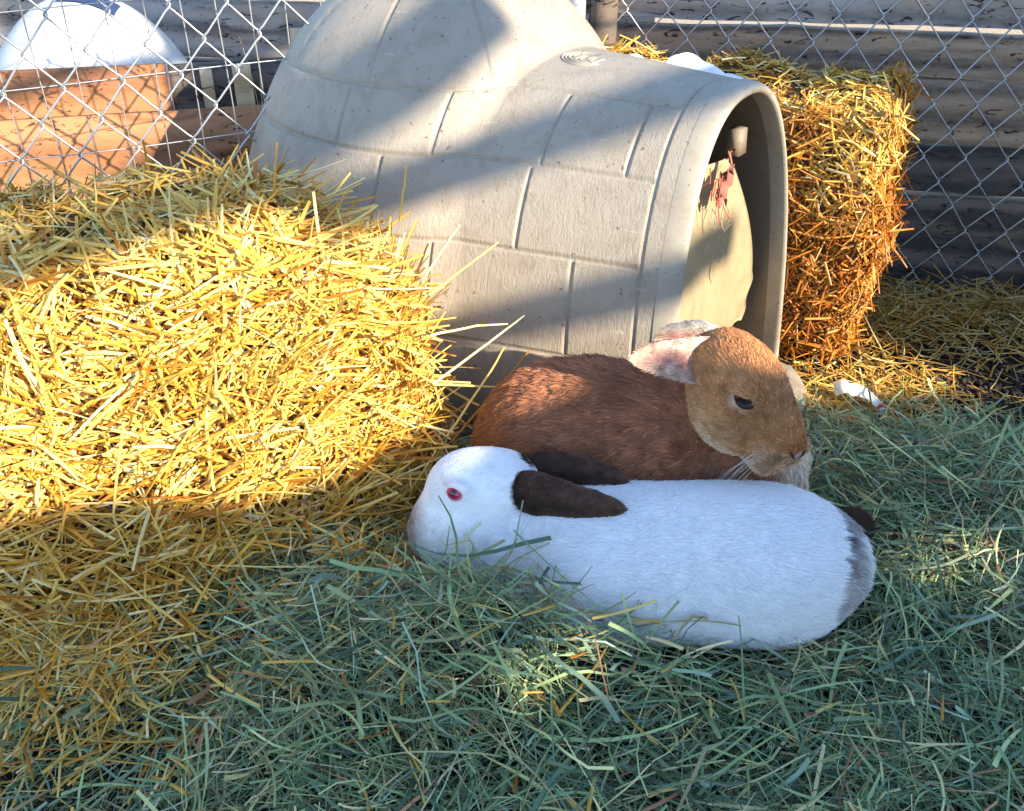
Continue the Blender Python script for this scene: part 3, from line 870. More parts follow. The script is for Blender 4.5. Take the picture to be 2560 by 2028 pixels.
def fur(name, parent, V, F, nfur, colf, lenf, flowf, mat, lift=.42, keep=None, seed=1, rad=.00032, clump=.3, cvar=.15, wave=1.0, guard=0.0):
    r = np.random.default_rng(seed)
    tri = np.concatenate([F[:, [0, 1, 2]], F[:, [0, 2, 3]]])
    A, B_, C_ = V[tri[:, 0]], V[tri[:, 1]], V[tri[:, 2]]
    cr = np.cross(B_ - A, C_ - A); ar = np.linalg.norm(cr, axis=1); nrm = cr / (ar[:, None] + 1e-12)
    cen = (A + B_ + C_) / 3
    view = unit(np.array([0, 0, .85]) - cen)
    w = ar * np.where((nrm * view).sum(1) > -.3, 1, .3)
    ti = r.choice(len(tri), nfur, p=w / w.sum())
    u = r.random((nfur, 2)); sw = u.sum(1) > 1; u[sw] = 1 - u[sw]
    P = A[ti] + u[:, :1] * (B_[ti] - A[ti]) + u[:, 1:] * (C_[ti] - A[ti]); N = nrm[ti]
    if keep is not None:
        k = keep(P); P, N = P[k], N[k]
    n = len(P)
    fl = flowf(P)
    fl = fl + .28 * wave * np.stack([vnoise(P * 55, seed + i) for i in range(3)], -1) + .16 * np.stack([vnoise(P * 160, seed + 5 + i) for i in range(3)], -1) + r.normal(0, .10, (n, 3))
    tg = unit(fl - N * (fl * N).sum(1)[:, None])
    lf = lift + .14 * wave * vnoise(P * 70, seed + 9) + r.normal(0, .08, n)
    L = lenf(P) * r.uniform(.65, 1.15, n)
    t = np.array([0, .35, .7, 1.0])
    d0 = tg * np.cos(lf)[:, None] + N * np.sin(lf)[:, None]
    cl = np.stack([vnoise(P * 130, seed + 20 + i) for i in range(3)], -1)
    cl = cl - N * (cl * N).sum(1)[:, None] * .85
    X = P[:, None] - N[:, None] * .0003 + (clump * L[:, None] * t ** 1.5)[..., None] * cl[:, None] + (L[:, None] * t)[..., None] * d0[:, None] - (L[:, None] * t ** 2 * .16)[..., None] * N[:, None]
    cu = bpy.data.hair_curves.new(name)
    cu.add_curves([4] * n)
    cu.attributes['position'].data.foreach_set('vector', X.astype(np.float32).ravel())
    ra = cu.attributes.get('radius') or cu.attributes.new('radius', 'FLOAT', 'POINT')
    ra.data.foreach_set('value', np.tile(np.array([1, .85, .55, .12]) * rad, n).astype(np.float32))
    ca = cu.attributes.new('col', 'FLOAT_COLOR', 'CURVE')
    c4 = np.ones((n, 4), np.float32); gm = np.where(r.random((n, 1)) < guard, 1.7, 1.0)
    c4[:, :3] = np.clip(gm * colf(P) * r.uniform(1 - cvar, 1 + cvar, (n, 1)) * (1 + cvar * 1.3 * vnoise(P * [110, 110, 150], seed + 30))[:, None], 0, .92)
    ca.data.foreach_set('color', c4.ravel())
    cu.materials.append(mat)
    o = bpy.data.objects.new(name, cu); col.objects.link(o)
    o.parent = parent; o.matrix_parent_inverse = Matrix.Translation(-Vector(parent.location))
    return o

def ear(name, parent, pts, wid, wdir, cup, colf_in, colf_out, mat, furmat, thick=.0035, nu=26, nv=17, flen=.007, nfur=7500, seed=3, shape=(.55, .8), roll=0.0, base_w=.6):
    """leaf-shaped cupped ear along the polyline pts; wdir = across it, cup = how deep it is hollowed (towards wdir x length)"""
    pts = np.asarray(pts, float)
    tt = np.linspace(0, 1, len(pts)); u = np.linspace(0, 1, nu)
    c = np.stack([np.interp(u, tt, pts[:, i]) for i in range(3)], -1)
    for _ in range(6): c[1:-1] = (c[:-2] + 2 * c[1:-1] + c[2:]) / 4
    T = unit(np.gradient(c, axis=0)); W_ = unit(np.asarray(wdir) - T * (T @ np.asarray(wdir))[:, None]); N = np.cross(T, W_)
    w = wid * np.interp(u, [0, .08, .2, .38, .6, .8, .92, .97, 1], [base_w, .5 + .55 * base_w, .95, 1, .92, .72, .48, .30, .10])
    v = np.linspace(-1, 1, nv)
    an = v[None, :] * (cup * (1 - .35 * u[:, None])) + roll
    rad = w[:, None] / max(cup, .05)
    inner = c[:, None] + (rad * (np.sin(an) - np.sin(roll)))[..., None] * W_[:, None] + (rad * (np.cos(roll) - np.cos(an)))[..., None] * N[:, None]
    nn = -np.sin(an)[..., None] * W_[:, None] + np.cos(an)[..., None] * N[:, None]
    th = thick * (1 - .6 * np.abs(v)[None, :] ** 3)
    outer = inner - nn * th[..., None]
    V = np.concatenate([inner.reshape(-1, 3), outer.reshape(-1, 3)])
    f = grid_faces(nu, nv); n1 = nu * nv; idx = np.arange(n1).reshape(nu, nv)
    rim = [np.stack([a[:-1], a[1:], a[1:] + n1, a[:-1] + n1], -1) for a in (idx[:, 0], idx[:, -1], idx[0, :], idx[-1, :])]
    vv = np.broadcast_to(v[None, :], (nu, nv)).ravel(); uu = np.broadcast_to(u[:, None], (nu, nv)).ravel()
    cols = np.concatenate([colf_in(uu, vv), colf_out(uu, vv)])
    o = link(name, mesh_np(name, V, np.concatenate([f, f[:, ::-1] + n1] + rim), cols), mat, parent)
    # short fur on both faces
    Fa = np.concatenate([f, f[:, ::-1] + n1])
    from_pts = V
    def near_cols(P):
        out_ = np.zeros((len(P), 3))
        for i in range(0, len(P), 3000):
            d = ((P[i:i + 3000, None] - from_pts[None]) ** 2).sum(-1); out_[i:i + 3000] = cols[d.argmin(1)]
        return out_
    e0, e1 = pts[0], pts[-1]
    fur('fur', o, V, Fa, nfur, near_cols, lambda P: np.full(len(P), flen), lambda P: np.tile(unit(e1 - e0), (len(P), 1)), furmat, .28, None, seed, .00048, .35, .34).matrix_parent_inverse = Matrix()
    return o

m_fur = m_vcol('rabbit_fur', .62, .0, .25)
m_skin = m_vcol('rabbit_skin', .7, .0, .2)

# ---- white rabbit, lying in front, head to the left
WB = Blob()
WF = unit(np.array([-.78, -.14, -.58])); WU = unit(np.array([-.50, -.08, .85]) - WF * (np.array([-.50, -.08, .85]) @ WF)); WL = np.cross(WU, WF)
WH = np.array([-.044, .908, .134])
fl_b = (1, .05, -.1)
WB.add((.285, .858, .078), (.122, .100, .083), flow=(1, 0, -.25))
WB.add((.15, .876, .080), (.130, .088, .070), flow=fl_b, k=.05)
WB.add((.03, .890, .074), (.095, .074, .060), flow=fl_b, k=.05)
WB.add((.060, .862, .098), (.050, .045, .040), ax=(1, 0, -.3), flow=fl_b, k=.03)
WB.add((.275, .815, .075), (.090, .052, .066), ax=(1, 0, -.2), flow=(1, -.2, -.4), k=.022)
WB.add((.14, .835, .055), (.12, .060, .055), flow=(1, -.1, -.3), k=.05)            # near haunch
WB.add((-.035, .868, .042), (.068, .028, .026), ax=(-1, .05, -.05), flow=(-1, 0, 0), k=.012)   # forelegs stretched under the chin
WB.add((-.040, .925, .040), (.066, .028, .026), ax=(-1, 0, -.05), flow=(-1, 0, 0), k=.012)
WB.g = 1; WB.join = .007
WB.add((-.044, .908, .140), (.057, .050, .052), flow=-WF, k=.024)
WB.add((-.074, .897, .103), (.040, .038, .036), ax=WF, up=WU, flow=-WF, k=.026)
WB.add((-.086, .892, .094), (.030, .036, .034), flow=-WF, k=.022)
WB.add((-.046, .868, .104), (.042, .026, .034), flow=-WF, k=.020)               # near cheek
WB.add((-.052, .934, .106), (.036, .025, .033), flow=-WF, k=.020)
WB.add((-.006, .914, .142), (.040, .040, .038), flow=-WF, k=.028)               # nape
weye = WB.snap(np.array([[-.066, .866, .171]]))[0]
wn_ = WB.grad(weye[None])[0]
WT = unit(np.array([.12, 0, 1]) - wn_ * (np.array([.12, 0, 1]) @ wn_))
WB.add(weye + WT * .0085 - wn_ * .001, (.017, .006, .0042), ax=np.cross(WT, wn_), up=WT, flow=-WF, k=.010)
wr = empty('rabbit', (.15, .87, .0)); tag(wr, 'white rabbit with dark brown ears and a red eye lying on the hay', 'rabbit', 'rabbits resting by the dog house')
def white_col(P):
    c = np.tile(np.array([.90, .91, .92]), (len(P), 1))
    n = .006 * vnoise(P * 40, 2) + .007 * vnoise(P * 150, 3)
    x = P[:, 0] + n
    # grey-brown band across the rump and dark smudges
    b = sstep(.350, .358, x - .20 * (P[:, 2] - .08)) * (1 - sstep(.378, .390, x))
    dk = np.clip(sstep(.10, .135, P[:, 2]) + sstep(.06, .03, P[:, 2]), 0, 1)[:, None]
    b = b * (.75 + .25 * vnoise(P * 60, 12))
    c = c * (1 - b[:, None]) + b[:, None] * (np.array([.34, .30, .27]) * (1 - dk) + dk * np.array([.07, .06, .06]))
    nose = np.exp(-(((P - np.array([-.118, .892, .100])) / [.014, .024, .030]) ** 2).sum(1))[:, None]
    c = c * (1 - .8 * nose) + .8 * nose * np.array([.35, .20, .12])
    eb = np.exp(-(((P - (WH + WF * -.050 - WL * .0 + WU * .018)) / [.016, .04, .016]) ** 2).sum(1))[:, None]
    pk = np.exp(-(np.linalg.norm(P - weye, axis=1) / .011) ** 2)[:, None]
    ep = np.maximum(np.exp(-(((P - np.array([.008, .876, .160])) / [.013, .022, .018]) ** 2).sum(1)), np.exp(-(((P - np.array([.012, .928, .172])) / [.012, .02, .012]) ** 2).sum(1)))
    ep = sstep(.30, .55, ep + .18 * vnoise(P * 110, 6))[:, None]
    c = c * (1 - ep) + ep * np.array([.045, .026, .019])
    return c * (1 - .45 * pk) + .45 * pk * np.array([.75, .45, .48])
def white_len(P):
    dh_ = np.linalg.norm(P - WH, axis=1)
    L = .0050 + .0100 * sstep(.05, .10, dh_)
    return L * np.clip(np.linalg.norm(P - weye, axis=1) / .014, .1, 1) * (1 + .9 * sstep(.36, .39, P[:, 0]))
V, F = WB.mesh((-.16, .72, -.05), (.47, 1.02, .24), .0045)
wb = link('body', mesh_np('body', V, F, white_col(V)), m_skin, wr)
fur('fur', wr, V, F, 150000, white_col, white_len, WB.flow, m_fur, .27, lambda P: (np.linalg.norm(P - weye, axis=1) > .0112) & (P[:, 2] > -.01), 5, .00042, .16, .04, .35)
# tail: dark brown tuft behind the rump
TB = Blob(); TB.add((.424, .938, .060), (.018, .017, .018), flow=(1, .3, .2)); TB.add((.402, .925, .065), (.022, .022, .022), flow=(1, .2, .2), k=.02)
tV, tF = TB.mesh((.35, .87, .01), (.47, .99, .12), .004)
tcol = lambda P: np.tile(np.array([.06, .030, .018]), (len(P), 1))
tl = link('tail', mesh_np('tail', tV, tF, tcol(tV)), m_skin, wr)
fur('fur', tl, tV, tF, 9000, tcol, lambda P: np.full(len(P), .014), TB.flow, m_fur, .6, None, 8, .0004).matrix_parent_inverse = Matrix()
# scut: white fringe round the rump band is the body fur itself; ears
ear_in = lambda u, v: np.tile(np.array([.11, .075, .06]), (len(u), 1)) * (1 - .3 * u[:, None])
ear_out = lambda u, v: np.array([.072, .038, .025]) * (1 + 1.6 * np.abs(v)[:, None] ** 6 + .55 * sstep(.45, 1, u)[:, None] - .45 * np.exp(-((v[:, None] - .25) / .25) ** 2)) * (1 - .45 * np.exp(-((u - .1) / .16) ** 2))[:, None]  # paler rim and tip, darker fold: light and shade painted into the colour
ear('ear', wr, [(-.012, .888, .162), (.022, .866, .167), (.066, .856, .164), (.124, .858, .155)], .040, (0, -.55, -.83), 1.75, ear_in, ear_out, m_skin, m_fur, .004, shape=(.62, .7), seed=11)
ear('ear', wr, [(.004, .916, .160), (.045, .920, .165), (.088, .922, .160), (.132, .922, .147)], .031, (0, -.55, -.83), 1.75, ear_in, ear_out, m_skin, m_fur, .004, shape=(.62, .7), seed=12)
def eyeball(name, parent, c, n, r, stops, up=(0, 0, 1), squash=.8):
    """ball with iris and pupil facing n"""
    a = basis(n, up); nu_, nv_ = 24, 28
    th = np.linspace(0.001, np.pi, nu_); fi = np.linspace(0, 2 * np.pi, nv_, endpoint=False)
    X = np.stack([np.cos(th)[:, None] + 0 * fi, np.sin(th)[:, None] * np.cos(fi), np.sin(th)[:, None] * np.sin(fi) * squash], -1).reshape(-1, 3)
    d = np.repeat(th, nv_)
    cols = np.stack([np.interp(d, [s[0] for s in stops], [s[1][i] for s in stops]) for i in range(3)], -1)
    t = bpy.data.materials.get('eye_' + name)
    if t is None:
        q = NT('eye_' + name); at = q.n('Attribute', attribute_name='col'); q.col(at.outputs['Color']); q.set(Roughness=.08); q.b.inputs['Coat Weight'].default_value = .6; t = q.m
    return link('eye', mesh_np('eye', c + (X * r) @ a, grid_faces(nu_, nv_, True), cols), t, parent)
eyeball('white', wr, weye - wn_ * .0070, wn_, .0125, [(0, (.06, .0, .01)), (.34, (.08, .0, .012)), (.42, (.40, .01, .07)), (.72, (.50, .04, .13)), (.82, (.62, .20, .28)), (1.1, (.75, .42, .45)), (3.2, (.7, .4, .42))], WT, .9)

# ---- brown rabbit, lying behind, head to the right
BB = Blob()
BF = unit(np.array([.50, -.76, -.40])); BU = basis(BF, (0, 0, 1))[2]; BLt = np.cross(BU, BF)      # BLt points to its far side
BH = np.array([.268, .962, .244])
BB.add((.10, 1.042, .120), (.125, .083, .108), flow=(-1, .1, -.25))
BB.add((.045, 1.045, .100), (.082, .080, .094), flow=(-1, 0, -.5), k=.05)
BB.add((.19, 1.025, .115), (.085, .078, .095), flow=(-.9, .1, -.35), k=.05)
BB.add((.03, .985, .07), (.07, .04, .065), flow=(-1, -.1, -.4), k=.04)               # near haunch
BB.add((.215, 1.030, .165), (.06, .055, .062), ax=BF, up=BU, flow=(-.7, .4, .1), k=.03)  # neck
BB.add((.315, 1.00, .10), (.052, .050, .085), flow=(.2, -.2, -1), k=.03)               # chest and dewlap
BB.add((.295, .965, .115), (.055, .042, .065), flow=(.2, -.5, -1), k=.03)              # throat
BB.add((.27, .94, .05), (.10, .030, .028), ax=(.9, -.35, 0), flow=(1, -.3, 0), k=.012)   # forelegs
BB.add((.33, .97, .05), (.06, .030, .035), ax=(.9, -.35, 0), flow=(1, -.3, 0), k=.012)
BB.g = 1; BB.join = .009
BB.add(BH - BF * .012, (.073, .050, .055), ax=BF, up=BU, flow=-BF, k=.022)
BB.add(BH + BF * .038 - BU * .010, (.050, .037, .039), ax=BF, up=BU, flow=-BF, k=.024)
BB.add(BH + BF * .050 + BU * .014, (.044, .022, .022), ax=BF - .12 * BU, up=BU, flow=-BF, k=.018)                # nasal bridge
for sg in (-1, 1):
    BB.add(BH + BF * .008 - BU * .022 + BLt * .027 * sg, (.046, .028, .040), ax=BF, up=BU, flow=-BF - .3 * BU, k=.018)   # cheek
    if sg < 0: BB.add(BH + BF * .014 + BU * .042 + BLt * .028 * sg, (.024, .010, .009), ax=BF, up=BU, flow=-BF, k=.014)            # brow
    BB.add(BH + BF * .052 + BU * .016 + BLt * .042 * sg, (.026, .012, .014), ax=BF, up=BU, k=.016, cut=True)            # hollow before the eye
    BB.add(BH + BF * .075 - BU * .015 + BLt * .017 * sg, (.021, .019, .020), ax=BF, up=BU, flow=-BF, k=.007)            # whisker pad
BB.add(BH + BF * .064 - BU * .040, (.026, .023, .014), ax=BF, up=BU, flow=-BF, k=.009)                    # chin
BB.add(BH + BF * .085 + BU * .004, (.013, .013, .012), ax=BF, up=BU, flow=-BF, k=.008)                    # nose
beye = BB.snap((BH + BF * .026 + BU * .031 - BLt * .040)[None])[0]
bn_ = BB.grad(beye[None])[0]
BT = unit(np.array([-.25, 0, 1]) - bn_ * (np.array([-.25, 0, 1]) @ bn_))
BB.add(beye + BT * .0150 - bn_ * .0012, (.016, .006, .005), ax=np.cross(BT, bn_), up=BT, flow=-BF, k=.008)
br = empty('rabbit', (.15, 1.02, .0)); tag(br, 'large reddish-brown rabbit resting behind the white one against the dog house', 'rabbit', 'rabbits resting by the dog house')
BNOSE = BB.snap((BH + BF * .098 + BU * .003)[None])[0]
def brown_col(P):
    n = vnoise(P * [30, 30, 30], 4) * .5 + vnoise(P * 90, 5) * .5
    body = np.array([.39, .165, .085]) * (1 + .28 * n[:, None])
    low = sstep(.10, .02, P[:, 2])[:, None] * sstep(.12, -.02, P[:, 0])[:, None]
    rump = sstep(.05, -.03, P[:, 0])[:, None]
    body = body * (1 - rump) + rump * np.array([.36, .13, .04])
    q = P - BH; f_ = q @ BF; u_ = q @ BU; l_ = q @ BLt
    ishead = sstep(.009, .001, BB.gsdf(P, 1) + .002 * n)[:, None]
    head = np.array([.47, .22, .090]) * (1 + .10 * n[:, None])
    side = (sstep(.028, .052, np.abs(l_)) * sstep(.02, -.02, u_) * sstep(-.05, -.02, f_))[:, None]
    head = head * (1 - .55 * side) + .55 * side * np.array([.58, .36, .19])
    dark = np.exp(-((f_ - .052) / .022) ** 2 - ((u_ - .02) / .03) ** 2)[:, None]
    head = head * (1 - .55 * dark * (.6 + .4 * n[:, None]))
    pad = (sstep(.060, .080, f_) * sstep(.012, -.004, u_))[:, None]
    head = head * (1 - .5 * pad) + .5 * pad * np.array([.55, .40, .27]) * (1 + .3 * n[:, None])
    chin = (sstep(-.022, -.042, u_) * sstep(-.01, .03, f_))[:, None]
    head = head * (1 - .7 * chin) + .7 * chin * np.array([.66, .50, .36])
    c = body * (1 - ishead) + head * ishead
    cr_ = (sstep(.30, .335, P[:, 0]) * sstep(.19, .16, P[:, 2]))[:, None] * (1 - ishead)
    c = c * (1 - cr_) + cr_ * np.array([.70, .55, .42])
    de = np.linalg.norm((P - beye) * [1, 1, 1], axis=1)
    ring = (np.exp(-((de - .011) / .005) ** 2) * (.35 + .65 * sstep(.0, -.008, (P - beye) @ (BF * .5 + BU * .8))))[:, None]
    c = c * (1 - .7 * ring) + .7 * ring * np.array([.72, .56, .45])
    return np.clip(c, .01, .9)
def brown_len(P):
    d = np.linalg.norm(P - BH, axis=1)
    f_ = (P - BH) @ BF
    L = .0065 + .0135 * sstep(.07, .12, d) - .0025 * sstep(.04, .08, f_)
    return L * np.clip(np.linalg.norm(P - beye, axis=1) / .016, .1, 1)
V, F = BB.mesh((-.08, .86, -.05), (.42, 1.16, .34), .0034)
bb = link('body', mesh_np('body', V, F, brown_col(V)), m_skin, br)
fur('fur', br, V, F, 130000, brown_col, brown_len, BB.flow, m_fur, .46, lambda P: (np.linalg.norm(P - beye, axis=1) > .0118) & (P[:, 2] > -.01) & (np.linalg.norm(P - BNOSE, axis=1) > .0065), 6, .00052, .55, .19, 1.3, .10)
eyeball('brown', br, beye - bn_ * .0076, bn_, .0148, [(0, (.006, .003, .002)), (.5, (.008, .004, .003)), (.62, (.06, .02, .01)), (.95, (.05, .018, .01)), (1.15, (.5, .36, .3)), (3.2, (.5, .36, .3))], BT, 1.1)
def bear_in(u, v):
    pink = np.array([.50, .25, .21]); cream = np.array([.58, .40, .30]); white = np.array([.66, .57, .48])
    k = (np.exp(-((v - .0) / .38) ** 2) * sstep(.02, .2, u) * sstep(1, .7, u))[:, None]
    w = sstep(.35, .75, -v)[:, None] * sstep(.95, .6, u)[:, None]
    c = cream * (1 - w) + white * w
    return c * (1 - k) + pink * k
bear_out = lambda u, v: np.array([.42, .25, .15]) * (1 + .25 * np.abs(v)[:, None] ** 3)
ear('ear', br, [(.268, 1.004, .255), (.238, .990, .266), (.206, .978, .277), (.172, .972, .283), (.137, .969, .284)], .037, (.05, -.40, -.91), 1.0, bear_in, bear_out, m_skin, m_fur, .0035, seed=13, roll=.1, base_w=.25)
ear('ear', br, [(.250, .998, .274), (.222, 1.002, .287), (.194, 1.006, .290), (.168, 1.006, .284)], .030, (.05, -.55, -.83), .8, bear_in, bear_out, m_skin, m_fur, .0035, shape=(.60, .75), seed=14)
# whiskers
mw = m_plain('whisker', (.8, .78, .74), .5, var=.05)
for k in range(14):
    sg = -1 if k % 3 else 1
    p0 = BB.snap((BH + BF * (.070 + .014 * rng.random()) - BU * (.008 + .016 * rng.random()) + BLt * sg * .03)[None])[0]
    dirw = unit(BLt * sg * 1.0 + BF * rng.uniform(-.2, .3) - BU * rng.uniform(.1, .9))
    s = np.linspace(0, 1, 8)[:, None]; L_ = rng.uniform(.03, .06)
    link('whisker', mesh_np('whisker', *tube(p0 + dirw * L_ * s - np.array([0, 0, .012]) * s ** 2, .00025 * (1.1 - s[:, 0]), 4)), mw, br)
np_ = BB.snap((BH + BF * .099 + BU * .003)[None])[0]
nb = Blob(); nb.add(np_ - BF * .002, (.0035, .0085, .0050), ax=BF, up=BU); nb.add(np_ - BU * .006 - BF * .0025, (.003, .0025, .006), ax=BF, up=BU, k=.003)
nV, nF = nb.mesh(np_ - .014, np_ + .014, .0012)
link('nose', mesh_np('nose', nV, nF), m_plain('rabbit_nose', (.40, .25, .24), .45, var=.2), br)
m_dark = m_plain('mouth_line', (.035, .018, .014), .7, var=.1)
def on_face(pts, r, name):
    pts = np.array([BH + BF * f + BU * u + BLt * l for f, u, l in pts]); t = np.linspace(0, 1, len(pts)); q = np.linspace(0, 1, 12)
    Q = BB.snap(np.stack([np.interp(q, t, pts[:, i]) for i in range(3)], -1)); Q += BB.grad(Q) * .0022
    link(name, mesh_np(name, *tube(Q, r * np.sin(np.pi * (q * .9 + .05)) ** .6, 5)), m_dark, br)
for sg in (-1, 1):
    on_face([(.096, .001, .003 * sg), (.094, .008, .008 * sg), (.088, .014, .012 * sg)], .0013, 'nostril')
    on_face([(.096, -.012, .001 * sg), (.090, -.027, .009 * sg), (.078, -.034, .020 * sg)], .0011, 'mouth_line')

# ------------------------------------------------------------------ hay
def hay_z(x, y):
    z = .018 + .012 * vnoise(np.stack([x * 7, y * 7, x * 0], -1), 5) + .012 * vnoise(np.stack([x * 19, y * 19, x * 0], -1), 6) + .009 * vnoise(np.stack([x * 42, y * 42, x * 0], -1), 7)
    z += .088 * np.exp(-((x + .04) / .15) ** 2 - ((y - .765) / .085) ** 2)
    z += .055 * np.exp(-((x + .10) / .20) ** 2 - ((y - .67) / .10) ** 2)
    z += .040 * np.exp(-((x - .13) / .09) ** 2 - ((y - .748) / .045) ** 2)
    z -= .050 * np.exp(-((x + .36 - .25 * (y - .7)) / .055) ** 2 - ((y - .70) / .16) ** 2)            # heap in front of the white rabbit
    z += .03 * np.exp(-((x + .20) / .15) ** 2 - ((y - .86) / .10) ** 2)
    z += .022 * np.exp(-((x - .48) / .16) ** 2 - ((y - .78) / .14) ** 2)
    z += .03 * np.exp(-((x - .62) / .2) ** 2 - ((y - 1.08) / .12) ** 2)
    z -= .07 * sstep(1.20, 1.42, y + .10 * (x - .5)) * sstep(.3, .5, x)
    z -= .05 * sstep(-.25, -.5, x) * sstep(.75, .6, y)
    return z
hx = np.linspace(-1.0, 1.25, 150); hy = np.linspace(.28, 1.50, 90)
HX, HY = np.meshgrid(hx, hy, indexing='ij')
hz = hay_z(HX.ravel(), HY.ravel()) - .050
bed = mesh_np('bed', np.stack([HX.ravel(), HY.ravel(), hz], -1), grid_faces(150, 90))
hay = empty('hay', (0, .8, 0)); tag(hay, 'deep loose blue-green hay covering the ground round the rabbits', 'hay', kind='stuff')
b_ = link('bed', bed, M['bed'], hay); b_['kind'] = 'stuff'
def in_house(P, m=.02):
    q = P - HC; s = q @ HD; t = q @ HL
    w = tunnel_w(np.clip(s, -HR, HLEN))
    return (np.abs(t) < w + m) & (s > -HR - m) & (s < HLEN + m + .03)
def in_bale(B, P, m=.0):
    q = P - B.o; x = q @ B.a; y = q @ B.b
    return (x < m) & (x > -B.L - m) & (y > -m + .0) & (y < B.T + m)
HAYC = np.array([[.20, .30, .14], [.34, .43, .19], [.10, .17, .10], [.50, .50, .22], [.60, .51, .27], [.42, .20, .11], [.28, .39, .27]])
HAYP = np.array([.24, .22, .18, .13, .10, .03, .10])
def hay_strands(n, lmin, lmax, wmin, wmax, lift, up, y0=.30, y1=1.42):
    # thicker cover close to the camera's field, thinner at the margins
    x = rng.uniform(-.95, 1.2, n * 2); y = rng.uniform(y0, y1, n * 2)
    ok = (np.abs(x) < .28 + .62 * y) & ~((x > .45) & (y + .10 * (x - .5) > 1.36)) & ~((x < -.1) & (y > 1.1))
    fade = sstep(1.14, 1.38, y + .10 * (x - .5)) * (x > .3)
    ok &= rng.random(n * 2) > fade * .85
    lf = sstep(-.22, -.50, x) * sstep(1.0, .5, y) * .55
    ok &= rng.random(n * 2) > lf
    x, y = x[ok][:n], y[ok][:n]; n = len(x)
    z = hay_z(x, y) + rng.uniform(-.030, .010, n) + up
    P = np.stack([x, y, z], -1)
    an = vnoise(np.stack([x * 6, y * 6, x * 0], -1), 8) * 2.2 + rng.normal(0, .9, n)
    tilt = rng.normal(.05, lift, n)
    D = np.stack([np.cos(an) * np.cos(tilt), np.sin(an) * np.cos(tilt), np.sin(tilt)], -1)
    D[rng.random(n) < .5] *= np.array([-1, -1, 1])
    L = lmin + (lmax - lmin) * rng.random(n) ** 1.7
    N = unit(np.stack([rng.normal(0, .5, n), rng.normal(-.2, .5, n), np.ones(n)], -1))
    Wd = wmin + (wmax - wmin) * rng.random(n) ** 2.2
    P = P - D * (L * .5)[:, None]
    bend = rng.normal(-.12, .22, n); curl = rng.normal(0, .28, n)
    C = HAYC[rng.choice(7, n, p=HAYP)] * rng.uniform(.45, 1.45, (n, 1))
    # keep clear of rabbits, house and bales
    Q = np.concatenate([P, P + D * (L * .5)[:, None], P + D * L[:, None] + N * (L * bend)[:, None]]); m = len(P)
    d = np.minimum(WB.sdf(Q), BB.sdf(Q)).reshape(3, m)
    bad = (d < .004).any(0)
    hs = in_house(Q).reshape(3, m).any(0)
    k = ~bad & ~hs & ~in_bale(BL, P + D * (L * .5)[:, None], -.03)
    return ribbons(P[k], D[k], N[k], L[k], Wd[k], bend[k], curl[k], C[k], 6, False, rng.normal(0, 1.6, k.sum()), .35, .05)
hp = [hay_strands(24000, .03, .11, .0008, .0024, .32, -.006), hay_strands(10500, .05, .17, .0011, .0044, .36, .002), hay_strands(3700, .06, .20, .0022, .0052, .34, .012)]
nV = 0; Vs, Fs, Cs = [], [], []
for v, f, c in hp:
    Vs.append(v); Fs.append(f + nV); Cs.append(c); nV += len(v)
h_ = link('blades', mesh_np('blades', np.concatenate(Vs), np.concatenate(Fs), np.concatenate(Cs)), M['hay'], hay); h_['kind'] = 'stuff'

for P, c in (([(.12, .775, .05), (.165, .755, .085), (.215, .752, .088), (.255, .758, .072)], (.38, .36, .16)), ([(.19, .75, .05), (.225, .752, .035), (.262, .752, .060)], (.16, .24, .20)),
             ([(-.03, .79, .10), (.0, .80, .13), (.04, .80, .155)], (.26, .36, .2)), ([(-.01, .80, .10), (.015, .795, .15), (.06, .78, .09)], (.5, .46, .25)),
             ([(-.05, .82, .09), (-.04, .825, .14), (-.075, .83, .125)], (.5, .43, .22)), ([(-.045, .82, .09), (.0, .815, .12), (.012, .835, .185)], (.32, .38, .28)), ([(.05, .79, .05), (.10, .77, .07)], (.1, .12, .12))):
    P = np.array(P); t = np.linspace(0, 1, len(P)); u = np.linspace(0, 1, 12)
    Q = np.stack([np.interp(u, t, P[:, i]) for i in range(3)], -1)
    for _ in range(2): Q[1:-1] = (Q[:-2] + 2 * Q[1:-1] + Q[2:]) / 4
    v, f = tube(Q, .0010 * (1.15 - .4 * u), 5)
    st_ = link('stem', mesh_np('stem', v, f, np.tile(np.array(c), (len(v), 1))), M['hay'], hay)

# loose straw on the dirt to the right and fallen below the left bale
def loose(n, cx, cy, sx, sy, zf, lmax=.10, dark=.0, region=None):
    x = rng.normal(cx, sx, n); y = rng.normal(cy, sy, n)
    P = np.stack([x, y, zf(x, y) + rng.uniform(0, .012, n)], -1)
    an = rng.uniform(0, 2 * np.pi, n); tilt = rng.normal(.05, .16, n)
    D = np.stack([np.cos(an) * np.cos(tilt), np.sin(an) * np.cos(tilt), np.sin(tilt)], -1)
    L = .02 + lmax * rng.random(n) ** 2; N = unit(np.stack([rng.normal(0, .4, n), rng.normal(0, .4, n), np.ones(n)], -1))
    P = P - D * (L * .5)[:, None]
    Q = np.concatenate([P, P + D * L[:, None]]); d = np.minimum(WB.sdf(Q), BB.sdf(Q)).reshape(2, n).min(0)
    k = (d > .004) & ~in_house(Q, .005).reshape(2, n).any(0)
    return ribbons(P[k], D[k], N[k], L[k], rng.uniform(.0015, .0042, n)[k], rng.normal(0, .1, n)[k], rng.normal(0, .15, n)[k], straw_cols(n, dark)[k], 3, True)
dirt = lambda x, y: np.full(len(x), GZ + .006) + .03 * np.exp(-((y - 1.70) / .14) ** 2)
